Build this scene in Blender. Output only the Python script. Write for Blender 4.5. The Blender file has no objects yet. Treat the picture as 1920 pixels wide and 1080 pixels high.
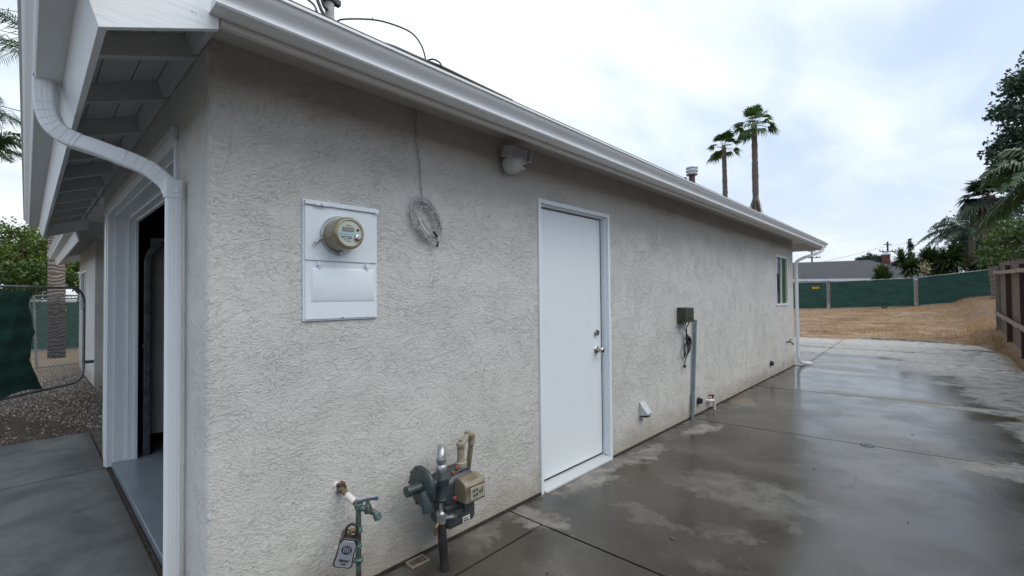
import bpy, math, random
import mathutils
from mathutils import Vector, Matrix
S = bpy.context.scene
COL = S.collection
rad = math.radians
# ------------------------------------------------------------------ camera
RM = ((0.6834797, -0.0076988, -0.7299289), (-0.7299059, -0.0204147, -0.6832428), (-0.0096412, 0.9997620, -0.0195725))
CP = Vector((-0.48915, -2.11351, 1.42))
cd = bpy.data.cameras.new('Camera'); cam = bpy.data.objects.new('Camera', cd); COL.objects.link(cam)
cd.sensor_width = 36; cd.lens = 16.0; cd.clip_start = 0.02; cd.clip_end = 3000
cd.dof.use_dof = True; cd.dof.focus_distance = 2.6; cd.dof.aperture_fstop = 5.0
M4 = Matrix(RM).to_4x4(); M4.translation = CP; cam.matrix_world = M4
S.camera = cam
# ------------------------------------------------------------------ light
SUN_EL, SUN_AZ = rad(57), rad(-68)          # azimuth measured from +X towards +Y
S.view_settings.view_transform = 'Standard'; S.view_settings.look = 'None'
S.view_settings.exposure = 0.5; S.view_settings.gamma = 1
W = bpy.data.worlds.new('World'); S.world = W; W.use_nodes = True
def make_world():
    nt = W.node_tree; N = nt.nodes; L = nt.links; N.clear()
    def mk(t, **k):
        n = N.new(t)
        for a, b in k.items(): setattr(n, a, b)
        return n
    def mth(op, a, b=None, c=None):
        n = mk('ShaderNodeMath', operation=op)
        for i, v in enumerate((a, b, c)):
            if v is None: continue
            if isinstance(v, (int, float)): n.inputs[i].default_value = v
            else: L.new(v, n.inputs[i])
        return n.outputs[0]
    sky = mk('ShaderNodeTexSky', sky_type='NISHITA', sun_disc=False, sun_elevation=SUN_EL, sun_rotation=rad(90) - SUN_AZ)
    sky.air_density = 1.2; sky.dust_density = 2.5
    tc = mk('ShaderNodeTexCoord'); sx = mk('ShaderNodeSeparateXYZ'); L.new(tc.outputs['Generated'], sx.inputs[0])
    zz = mth('ADD', mth('MAXIMUM', sx.outputs[2], 0.0), 0.16)
    cx = mth('DIVIDE', sx.outputs[0], zz); cy = mth('DIVIDE', sx.outputs[1], zz)
    cb = mk('ShaderNodeCombineXYZ'); L.new(cx, cb.inputs[0]); L.new(cy, cb.inputs[1])
    mp = mk('ShaderNodeMapping'); L.new(cb.outputs[0], mp.inputs[0]); mp.inputs['Rotation'].default_value = (0, 0, rad(25)); mp.inputs['Scale'].default_value = (0.75, 1.5, 1)
    n1 = mk('ShaderNodeTexNoise'); L.new(mp.outputs[0], n1.inputs['Vector']); n1.inputs['Scale'].default_value = 0.75; n1.inputs['Detail'].default_value = 5; n1.inputs['Roughness'].default_value = 0.5; n1.inputs['Distortion'].default_value = 0.5
    n2 = mk('ShaderNodeTexNoise'); L.new(mp.outputs[0], n2.inputs['Vector']); n2.inputs['Scale'].default_value = 2.6; n2.inputs['Detail'].default_value = 6; n2.inputs['Distortion'].default_value = 0.6
    sm = mth('ADD', mth('MULTIPLY', n1.outputs[0], 0.75), mth('MULTIPLY', n2.outputs[0], 0.25))
    # cloud is thickest around the veiled sun
    dr = mk('ShaderNodeVectorMath', operation='DOT_PRODUCT'); L.new(tc.outputs['Generated'], dr.inputs[0])
    dr.inputs[1].default_value = (0.29, 0.54, 0.79)
    glow = mth('MAXIMUM', dr.outputs['Value'], 0.0)
    t = mth('ADD', mth('MULTIPLY_ADD', sm, 1.35, -0.17), mth('MULTIPLY', mth('POWER', glow, 2.0), 0.34))
    mr = mk('ShaderNodeMapRange', interpolation_type='SMOOTHSTEP'); L.new(t, mr.inputs[0]); mr.inputs[1].default_value = 0.42; mr.inputs[2].default_value = 0.90
    thin = mk('ShaderNodeRGB'); thin.outputs[0].default_value = (5.7, 6.9, 8.7, 1)
    thick = mk('ShaderNodeRGB'); thick.outputs[0].default_value = (10.2, 10.75, 10.9, 1)
    cc = mk('ShaderNodeMix', data_type='RGBA'); L.new(mr.outputs[0], cc.inputs[0]); L.new(thin.outputs[0], cc.inputs[6]); L.new(thick.outputs[0], cc.inputs[7])
    hz = mk('ShaderNodeMapRange'); L.new(sx.outputs[2], hz.inputs[0]); hz.inputs[1].default_value = 0.0; hz.inputs[2].default_value = 0.28; hz.inputs[3].default_value = 1.0; hz.inputs[4].default_value = 0.0
    ch = mk('ShaderNodeMix', data_type='RGBA'); L.new(mth('MULTIPLY', hz.outputs[0], 0.75), ch.inputs[0]); L.new(cc.outputs[2], ch.inputs[6]); ch.inputs[7].default_value = (8.3, 8.85, 9.3, 1)
    cs = mk('ShaderNodeMix', data_type='RGBA'); cs.inputs[0].default_value = 0.90; L.new(sky.outputs[0], cs.inputs[6]); L.new(ch.outputs[2], cs.inputs[7])
    dim = mk('ShaderNodeMapRange', interpolation_type='SMOOTHSTEP'); L.new(sx.outputs[0], dim.inputs[0]); dim.inputs[1].default_value = -0.75; dim.inputs[2].default_value = 0.05; dim.inputs[3].default_value = 1.15; dim.inputs[4].default_value = 1.0
    bg = mk('ShaderNodeBackground'); L.new(cs.outputs[2], bg.inputs[0]); L.new(mth('MULTIPLY', dim.outputs[0], 0.084), bg.inputs[1])
    o = mk('ShaderNodeOutputWorld'); L.new(bg.outputs[0], o.inputs[0])
make_world()
sd = bpy.data.lights.new('Sun', 'SUN'); sd.energy = 1.55; sd.angle = rad(60); sd.color = (1, 0.97, 0.9)
so = bpy.data.objects.new('Sun', sd); COL.objects.link(so)
so.rotation_euler = Vector((-math.cos(SUN_EL) * math.cos(SUN_AZ), -math.cos(SUN_EL) * math.sin(SUN_AZ), -math.sin(SUN_EL))).to_track_quat('-Z', 'Y').to_euler()

def P(px, py, D):                     # point seen at photograph pixel px,py and D metres ahead
    v = Vector(((px - 960) / 853.3, -(py - 540) / 853.3, -1.0))
    return CP + (Matrix(RM) @ v) * D

# ------------------------------------------------------------------ material helper
class NT:
    def __init__(s, name):
        s.m = bpy.data.materials.new(name); s.m.use_nodes = True
        s.t = s.m.node_tree; s.N = s.t.nodes; s.L = s.t.links
        s.b = s.N['Principled BSDF']; s.out = s.N['Material Output']
        s.tc = s.N.new('ShaderNodeTexCoord').outputs['Object']
    def set(s, n, i, v):
        if v is None: return
        if isinstance(v, bpy.types.NodeSocket): s.L.new(v, n.inputs[i])
        else:
            if isinstance(v, (tuple, list)) and len(v) == 3 and n.inputs[i].type == 'RGBA': v = (*v, 1)
            n.inputs[i].default_value = v
    def math(s, op, a, b=None, c=None, clamp=False):
        n = s.N.new('ShaderNodeMath'); n.operation = op; n.use_clamp = clamp
        for i, v in enumerate((a, b, c)): s.set(n, i, v)
        return n.outputs[0]
    def map(s, v=None, loc=(0, 0, 0), rot=(0, 0, 0), sc=(1, 1, 1)):
        n = s.N.new('ShaderNodeMapping'); s.L.new(v or s.tc, n.inputs[0])
        n.inputs[1].default_value = loc; n.inputs[2].default_value = rot; n.inputs[3].default_value = sc
        return n.outputs[0]
    def noise(s, scale, detail=3, rough=.5, dist=0, v=None, col=False):
        n = s.N.new('ShaderNodeTexNoise'); s.L.new(v or s.tc, n.inputs['Vector'])
        n.inputs['Scale'].default_value = scale; n.inputs['Detail'].default_value = detail
        n.inputs['Roughness'].default_value = rough; n.inputs['Distortion'].default_value = dist
        return n.outputs[1 if col else 0]
    def voro(s, scale, v=None, feat='F1', out=0):
        n = s.N.new('ShaderNodeTexVoronoi'); n.feature = feat; s.L.new(v or s.tc, n.inputs['Vector']); n.inputs['Scale'].default_value = scale
        return n.outputs[out]
    def wave(s, scale, direction='X', dist=0, v=None, prof='SIN'):
        n = s.N.new('ShaderNodeTexWave'); n.bands_direction = direction; n.wave_profile = prof; s.L.new(v or s.tc, n.inputs['Vector'])
        n.inputs['Scale'].default_value = scale; n.inputs['Distortion'].default_value = dist
        return n.outputs[1]
    def ramp(s, v, a, b, lo=0., hi=1., smooth=True):
        n = s.N.new('ShaderNodeMapRange'); n.interpolation_type = 'SMOOTHSTEP' if smooth else 'LINEAR'
        s.set(n, 0, v); n.inputs[1].default_value = a; n.inputs[2].default_value = b; n.inputs[3].default_value = lo; n.inputs[4].default_value = hi
        return n.outputs[0]
    def mix(s, f, a, b):
        n = s.N.new('ShaderNodeMix'); n.data_type = 'RGBA'
        s.set(n, 0, f); s.set(n, 6, a); s.set(n, 7, b); return n.outputs[2]
    def sep(s, v=None):
        n = s.N.new('ShaderNodeSeparateXYZ'); s.L.new(v or s.tc, n.inputs[0]); return n.outputs
    def bump(s, h, dist, strength=1., normal=None):
        n = s.N.new('ShaderNodeBump'); s.set(n, 'Height', h); n.inputs['Distance'].default_value = dist; n.inputs['Strength'].default_value = strength
        if normal is not None: s.L.new(normal, n.inputs['Normal'])
        return n.outputs[0]
    def fin(s, col=None, rough=None, normal=None, metal=None, **k):
        s.set(s.b, 'Base Color', col); s.set(s.b, 'Roughness', rough); s.set(s.b, 'Metallic', metal)
        if normal is not None: s.L.new(normal, s.b.inputs['Normal'])
        for a, b in k.items(): s.set(s.b, a.replace('_', ' '), b)
        return s.m

def pm(name, c1, c2=None, scale=8, rough=.5, metal=0, bump=0, bscale=60, detail=4, sc=(1, 1, 1), lo=.35, hi=.65, **k):
    t = NT(name); v = t.map(sc=sc)
    col = t.mix(t.ramp(t.noise(scale, detail, .6, v=v), lo, hi), c1, c2 or tuple(x * .8 for x in c1))
    nrm = t.bump(t.noise(bscale, 3, .6, v=v), bump) if bump else None
    return t.fin(col, rough, nrm, metal, **k)
def leafmat(name, dark, light, rough=.5, trans=.25):
    t = NT(name); g = t.N.new('ShaderNodeNewGeometry')
    f = t.math('ADD', t.math('MULTIPLY', g.outputs['Random Per Island'], .6), t.math('MULTIPLY', t.noise(1.3, 2), .5))
    col = t.mix(f, dark, light)
    t.fin(col, rough, None, 0)
    tr = t.N.new('ShaderNodeBsdfTranslucent'); t.set(tr, 0, t.mix(.5, col, light))
    ms = t.N.new('ShaderNodeMixShader'); ms.inputs[0].default_value = trans
    t.L.new(t.b.outputs[0], ms.inputs[1]); t.L.new(tr.outputs[0], ms.inputs[2]); t.L.new(ms.outputs[0], t.out.inputs[0])
    return t.m

MT = {}
def stucco(name, base, base2):
    t = NT(name)
    wn = t.noise(1.3, 2, .5, col=True)
    vm = t.N.new('ShaderNodeVectorMath'); vm.operation = 'MULTIPLY_ADD'; t.L.new(wn, vm.inputs[0]); vm.inputs[1].default_value = (.5, .5, .5); t.L.new(t.tc, vm.inputs[2])
    v0 = t.map(vm.outputs[0], rot=(0, rad(14), 0), sc=(.66, .66, 1.15))
    zone = t.ramp(t.noise(2.4, 4, .6, v=t.map(loc=(2, 2, 5))), .36, .60, .80, 1.12)
    a = t.noise(23, 4, .64, .5, v=v0); b = t.noise(47, 3.5, .62, .4, v=v0); big = t.noise(1.8, 2)
    # trowelled plateaus that fade in and out, broken by ragged tears
    m1 = t.ramp(t.noise(7.5, 3, .6), .34, .60); m2 = t.ramp(t.noise(6.5, 3, .6, v=t.map(loc=(3, 7, 1))), .34, .62)
    pl = t.math('MULTIPLY', t.ramp(a, .50, .510), m1); pl2 = t.math('MULTIPLY', t.ramp(b, .50, .53), m2)
    grain = t.noise(260, 2, .6); med = t.noise(95, 4, .68, v=v0)
    h = t.math('ADD', t.math('MULTIPLY', pl, .42), t.math('MULTIPLY', pl2, .34))
    h = t.math('MULTIPLY', h, zone)
    h = t.math('ADD', h, t.math('MULTIPLY', med, .78)); h = t.math('ADD', h, t.math('MULTIPLY', grain, .30))
    h = t.math('ADD', h, t.math('MULTIPLY', big, .8))
    nrm = t.bump(h, .0082, 1.0)
    col = t.mix(t.ramp(t.noise(1.1, 4, .6), .35, .7), base, base2)
    col = t.mix(t.math('MULTIPLY', t.ramp(t.noise(3.0, 5, .65), .52, .74), .16), col, (.46, .44, .40))
    # thin water streaks below the eave and faint hairline cracks
    st = t.ramp(t.noise(1, 4, .7, v=t.map(sc=(26, 26, .9))), .55, .72)
    zz = t.sep()[2]
    col = t.mix(t.math('MULTIPLY', t.math('MULTIPLY', st, t.ramp(zz, 1.7, 2.4)), .14), col, (.34, .31, .26))
    hc = t.voro(1.15, v=vm.outputs[0], feat='DISTANCE_TO_EDGE')
    col = t.mix(t.math('MULTIPLY', t.math('MULTIPLY', t.ramp(hc, .006, .002), t.ramp(t.noise(1.7, 2), .52, .60)), .25), col, (.24, .22, .19))
    # tan splash dirt along the foot of the wall
    z = t.sep()[2]
    foot = t.math('MULTIPLY', t.ramp(t.math('ADD', z, t.math('MULTIPLY', t.noise(5, 4), -.35)), .12, -.16), .7)
    col = t.mix(foot, col, (.36, .31, .25))
    return t.fin(col, .9, nrm, 0, Specular_IOR_Level=.25)
MT['stucco'] = stucco('stucco', (.665, .652, .618), (.615, .603, .570))
def paint(name, c, dirt=(.42, .42, .40), amt=.25, rough=.45, bump=.0006, bs=(60, 60, 60)):
    t = NT(name)
    col = t.mix(t.math('MULTIPLY', t.ramp(t.noise(3, 5, .7), .5, .8), amt), c, dirt)
    col = t.mix(t.math('MULTIPLY', t.ramp(t.noise(45, 3, .7), .66, .72), amt * 1.5), col, dirt)
    nrm = t.bump(t.noise(1, 3, .6, v=t.map(sc=bs)), bump)
    return t.fin(col, rough, nrm, 0)
MT['trim'] = paint('white_wood_paint', (.72, .75, .77), amt=.3, bs=(70, 14, 70), bump=.0012)
MT['trimx'] = paint('white_rake_paint', (.74, .77, .79), (.35, .33, .3), amt=.3, bs=(8, 60, 60), bump=.0015)
MT['fascia'] = paint('beige_fascia_paint', (.60, .59, .56), amt=.2, bs=(6, 50, 50))
MT['soffit'] = paint('soffit_paint', (.56, .57, .57), (.3, .28, .25), amt=.4, bs=(60, 8, 60), bump=.002)
MT['alu'] = paint('white_gutter_metal', (.78, .80, .82), (.58, .57, .55), amt=.22, rough=.5, bump=.0002)
MT['door'] = paint('white_door_paint', (.78, .83, .86), (.55, .56, .56), amt=.16, rough=.38, bump=.0004, bs=(90, 90, 4))
MT['vinyl'] = paint('white_vinyl', (.80, .82, .84), amt=.1, rough=.35)
MT['panel'] = paint('white_panel_metal', (.76, .81, .86), (.45, .45, .44), amt=.2, rough=.4)
MT['galv'] = pm('galvanised_steel', (.55, .57, .58), (.38, .40, .41), 22, .42, .85, .0006, 90)
MT['galvlt'] = pm('bright_galvanised_sheet', (.62, .64, .65), (.5, .52, .53), 40, .38, .35)
MT['sill'] = pm('mill_finish_threshold', (.60, .62, .63), (.56, .58, .59), 3, .4, .25, sc=(.2, 1, 1))
MT['nickel'] = pm('satin_nickel', (.55, .52, .48), (.42, .4, .37), 30, .25, 1)
MT['black'] = pm('black_rubber', (.012, .012, .013), (.03, .03, .03), 20, .5)
MT['blk_plastic'] = pm('black_plastic', (.01, .01, .011), (.02, .02, .02), 20, .35)
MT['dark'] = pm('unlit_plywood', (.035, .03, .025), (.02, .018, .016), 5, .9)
MT['drywall'] = pm('inner_wall_paint', (.35, .35, .34), (.28, .28, .27), 3, .8)
MT['garfloor'] = pm('grey_floor_paint', (.20, .23, .26), (.16, .19, .21), 3, .30, 0, .0008, 30)
MT['track'] = pm('grey_track_steel', (.13, .16, .18), (.08, .1, .11), 14, .45, .6)
MT['lens'] = pm('aged_meter_cover', (.30, .265, .165), (.19, .16, .095), 9, .25, 0, Coat_Weight=.25)
MT['dial'] = pm('meter_dial', (.50, .51, .44), (.44, .46, .39), 9, .3, 0, Coat_Weight=.2)
MT['lcd'] = pm('meter_display', (.20, .23, .18), (.17, .2, .15), 9, .2)
MT['cyan'] = pm('blue_stripe', (.22, .48, .62), (.2, .44, .58), 9, .3)
MT['gasgrey'] = pm('gas_meter_enamel', (.062, .070, .076), (.042, .048, .052), 12, .40, 0, .0008, 60)
MT['regul'] = pm('regulator_enamel', (.045, .062, .064), (.028, .042, .044), 14, .38, 0, .0008, 70)
MT['tanpipe'] = pm('tan_painted_pipe', (.30, .265, .20), (.15, .10, .06), 40, .5, 0, .001, 60, lo=.5, hi=.75)
MT['idx'] = pm('tan_index_cover', (.22, .195, .135), (.13, .10, .06), 14, .4, 0, Coat_Weight=.3)
MT['idxface'] = pm('index_face', (.38, .37, .30), (.26, .24, .17), 30, .4)
MT['orange'] = pm('red_seal_plug', (.36, .07, .04), (.2, .05, .035), 30, .4)
MT['patina'] = pm('weathered_copper', (.10, .18, .165), (.07, .05, .038), 30, .6, .3, .001, 60, lo=.42, hi=.6)
MT['brass'] = pm('tarnished_brass', (.30, .22, .13), (.13, .10, .07), 36, .45, .7, .001, 60)
MT['copper'] = pm('copper_fitting', (.26, .13, .08), (.14, .08, .05), 30, .5, .6)
MT['blue'] = pm('blue_enamel_handle', (.025, .07, .15), (.04, .05, .06), 20, .4)
MT['putty'] = pm('white_plaster_patch', (.80, .80, .78), (.6, .58, .54), 20, .8, 0, .004, 40)
MT['mastic'] = pm('brown_torn_stucco', (.20, .14, .10), (.08, .06, .05), 50, .9, 0, .006, 60)
MT['lockface'] = pm('grey_lock_face', (.36, .38, .42), (.32, .34, .38), 20, .35, .3)
MT['lampgrey'] = pm('off_white_plastic', (.58, .59, .59), (.50, .51, .51), 10, .4)
MT['lampglass'] = pm('frosted_lamp_lens', (.50, .53, .62), (.46, .48, .56), 10, .2)
MT['gbox'] = pm('olive_green_plastic', (.050, .066, .042), (.036, .05, .034), 16, .45)
MT['conduit'] = pm('blue_grey_conduit', (.20, .25, .29), (.16, .19, .22), 10, .5)
MT['pvc'] = pm('white_pvc', (.75, .75, .73), (.6, .6, .57), 20, .35)
MT['wirewhite'] = pm('pale_cable_jacket', (.58, .585, .59), (.26, .265, .27), 60, .4)
MT['abs'] = pm('black_abs', (.012, .012, .014), (.03, .03, .03), 20, .4)
MT['browncable'] = pm('brown_cable_jacket', (.05, .035, .032), (.03, .022, .02), 20, .6)
MT['mast'] = pm('painted_mast_pipe', (.42, .42, .40), (.3, .3, .28), 18, .6)
MT['brownpipe'] = pm('brown_flue_pipe', (.10, .05, .045), (.06, .035, .03), 20, .6)
MT['glass'] = pm('dark_window_glass', (.010, .012, .012), (.016, .018, .016), 3, .08, 0, Specular_IOR_Level=.12)
MT['screen'] = pm('pane_green_reflection', (.035, .10, .02), (.010, .03, .010), 9, .3, 0, Specular_IOR_Level=.1)  # green reflection of trees painted into the pane colour
MT['brick'] = pm('red_brick', (.15, .05, .038), (.10, .035, .03), 8, .85)
MT['steelpost'] = pm('fence_tube_steel', (.36, .38, .39), (.24, .25, .26), 14, .45, .7)
MT['darksteel'] = pm('dull_gate_tube', (.22, .24, .25), (.13, .145, .155), 14, .5, .5)
MT['tanwall'] = pm('tan_siding', (.22, .13, .07), (.18, .105, .06), 6, .8)
MT['whitetrim'] = pm('white_eave_board', (.62, .66, .72), (.5, .54, .6), 6, .6)
MT['yellow'] = pm('yellow_sticker', (.62, .38, .03), (.5, .3, .02), 20, .5)
MT['rust'] = pm('old_utility_pole_wood', (.10, .075, .06), (.06, .045, .04), 3, .9)
MT['wire'] = pm('overhead_wire', (.02, .02, .022), None, 5, .6)

def cloth():
    t = NT('green_privacy_mesh')
    f = t.ramp(t.noise(1.4, 5, .6, v=t.map(sc=(1, 1, 2.2))), .3, .75)
    col = t.mix(f, (.007, .042, .032), (.017, .074, .056))
    return t.fin(col, .62, t.bump(t.noise(5, 4, .6), .02), 0, Specular_IOR_Level=.4)
MT['cloth'] = cloth()
def shingle():
    t = NT('dark_shingles')
    n = t.N.new('ShaderNodeTexBrick'); t.L.new(t.map(sc=(1, 1, 1)), n.inputs[0]); n.inputs['Scale'].default_value = 3.5
    n.inputs['Color1'].default_value = (.05, .048, .05, 1); n.inputs['Color2'].default_value = (.085, .08, .085, 1); n.inputs['Mortar'].default_value = (.025, .025, .025, 1)
    n.inputs['Mortar Size'].default_value = .02
    col = t.mix(t.math('MULTIPLY', t.noise(60, 3, .7), .5), n.outputs[0], (.10, .10, .105))
    return t.fin(col, .92, t.bump(t.noise(90, 2), .003), 0)
MT['shingle'] = shingle()
def farshingle():
    t = NT('grey_shingles_far')
    col = t.mix(t.ramp(t.noise(5, 5, .8, v=t.map(sc=(1, 1, 4))), .3, .7), (.028, .030, .036), (.062, .064, .072))
    return t.fin(col, .9)
MT['farshingle'] = farshingle()
def oldwood():
    t = NT('weathered_fence_wood')
    g = t.N.new('ShaderNodeNewGeometry').outputs['Random Per Island']
    grain = t.noise(1, 6, .7, .3, v=t.map(sc=(45, 45, 1.3)))
    col = t.mix(t.ramp(grain, .35, .65), (.032, .021, .015), (.15, .108, .08))
    col = t.mix(t.math('MULTIPLY', g, .55), col, (.085, .058, .046))
    return t.fin(col, .9, t.bump(grain, .004), 0)
MT['oldwood'] = oldwood()
MT['greyrail'] = pm('bleached_rail_wood', (.22, .185, .15), (.12, .095, .075), 14, .9, 0, .004, 30, sc=(.3, 4, 4))
MT['redpost'] = pm('dark_red_post', (.05, .024, .018), (.03, .018, .015), 8, .85)
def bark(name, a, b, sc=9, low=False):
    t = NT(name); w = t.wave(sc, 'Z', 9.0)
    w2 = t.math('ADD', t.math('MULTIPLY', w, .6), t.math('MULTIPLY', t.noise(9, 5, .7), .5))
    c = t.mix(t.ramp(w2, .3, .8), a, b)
    if low: c = t.mix(t.ramp(t.math('ADD', t.sep()[2], t.math('MULTIPLY', t.noise(6, 3), .2)), 1.62, 1.42, 0, .85), c, (.035, .028, .028))  # trunk foot darkened in the bark colour to stand in for shade
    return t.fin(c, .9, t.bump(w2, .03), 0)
MT['palmbark'] = bark('ringed_palm_bark', (.14, .11, .095), (.27, .23, .20), 3.4)
MT['fanbark'] = bark('shaggy_palm_bark', (.06, .045, .042), (.20, .16, .148), 3.2)
MT['shadebark'] = bark('shaded_base_palm_bark', (.12, .092, .08), (.24, .20, .175), 3.4, True)
MT['bark'] = bark('tree_bark', (.05, .04, .03), (.11, .09, .07), 1)
MT['fan'] = leafmat('fan_palm_leaf', (.014, .050, .010), (.06, .14, .03), .5, .35)
MT['fandark'] = leafmat('dark_fan_palm_leaf', (.006, .018, .008), (.022, .05, .02))
MT['queen'] = leafmat('grey_green_feather_leaf', (.014, .034, .020), (.052, .092, .055))
MT['nearpalm'] = leafmat('mid_green_feather_leaf', (.008, .028, .007), (.040, .095, .022))
MT['hedge'] = leafmat('yellow_green_tree_leaf', (.016, .045, .004), (.13, .19, .018), .45)
MT['hedge2'] = leafmat('deep_green_tree_leaf', (.012, .036, .005), (.07, .125, .018), .45)
MT['darktree'] = leafmat('dark_broad_leaf', (.007, .022, .012), (.032, .068, .040))
MT['bush'] = leafmat('bright_bush_leaf', (.014, .042, .005), (.075, .135, .018))
MT['yucca'] = leafmat('yucca_leaf', (.010, .030, .008), (.055, .095, .022))
MT['drygr'] = leafmat('dry_grass_blade', (.17, .095, .035), (.48, .30, .13), .8)
MT['deadfrond'] = leafmat('dead_palm_frond', (.10, .08, .06), (.26, .22, .18), .8)
MT['flower'] = pm('cream_flower', (.55, .52, .30), (.4, .36, .2), 20, .7)

def ground_mat():
    t = NT('dirt_gravel_and_straw')
    s = t.sep(); x, y = s[0], s[1]
    straw = t.noise(2.6, 10, .78, .8)
    c = t.mix(t.ramp(straw, .30, .62), (.085, .058, .038), (.40, .262, .135))
    c = t.mix(t.math('MULTIPLY', t.ramp(t.noise(.55, 5, .6, v=t.map(loc=(3, 1, 0))), .50, .66), .8), c, (.30, .245, .20))
    c = t.mix(t.math('MULTIPLY', t.ramp(t.noise(16, 4, .7), .48, .70), .75), c, (.085, .058, .038))
    c = t.mix(t.math('MULTIPLY', t.ramp(t.math('ADD', y, t.math('MULTIPLY', t.noise(1.5, 4), 1.6)), -1.2, -2.6), .7), c, (.10, .068, .046))
    c = t.mix(t.math('MULTIPLY', t.ramp(t.noise(1.0, 6, .7, .6, v=t.map(loc=(1, 3, 0), sc=(1, .5, 1))), .44, .56), .85), c, (.17, .105, .068))
    c = t.mix(t.math('MULTIPLY', t.ramp(t.noise(.9, 5, .6, v=t.map(loc=(9, 4, 0))), .62, .74), .55), c, (.15, .17, .07))
    # gravel side yard
    v = t.voro(42); vc = t.voro(42, out=1)
    bw = t.N.new('ShaderNodeRGBToBW'); t.L.new(vc, bw.inputs[0])
    g = t.mix(bw.outputs[0], (.13, .105, .085), (.37, .31, .26))
    g = t.mix(t.ramp(v, .25, .6), g, (.05, .04, .034))
    yn = t.math('ADD', y, t.math('MULTIPLY', t.noise(2.2, 5, .7), 1.6))
    dirt = t.ramp(t.math('ADD', yn, t.math('MULTIPLY', x, 2.2)), 6.1, 5.5)
    g = t.mix(t.math('MULTIPLY', dirt, .85), g, t.mix(t.ramp(t.noise(12, 5, .7), .35, .7), (.040, .028, .020), (.13, .10, .082)))
    g = t.mix(t.math('MULTIPLY', t.ramp(y, 9.8, 11.0), .7), g, (.34, .25, .16))
    left = t.math('MULTIPLY', t.ramp(x, 9.0, 6.0), 1.0)
    c = t.mix(left, c, g)
    hb = t.mix(left, t.math('MULTIPLY', straw, 1.5), t.math('MULTIPLY', v, -1.0))
    return t.fin(c, .95, t.bump(hb, .03), 0)
MT['ground'] = ground_mat()

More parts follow.
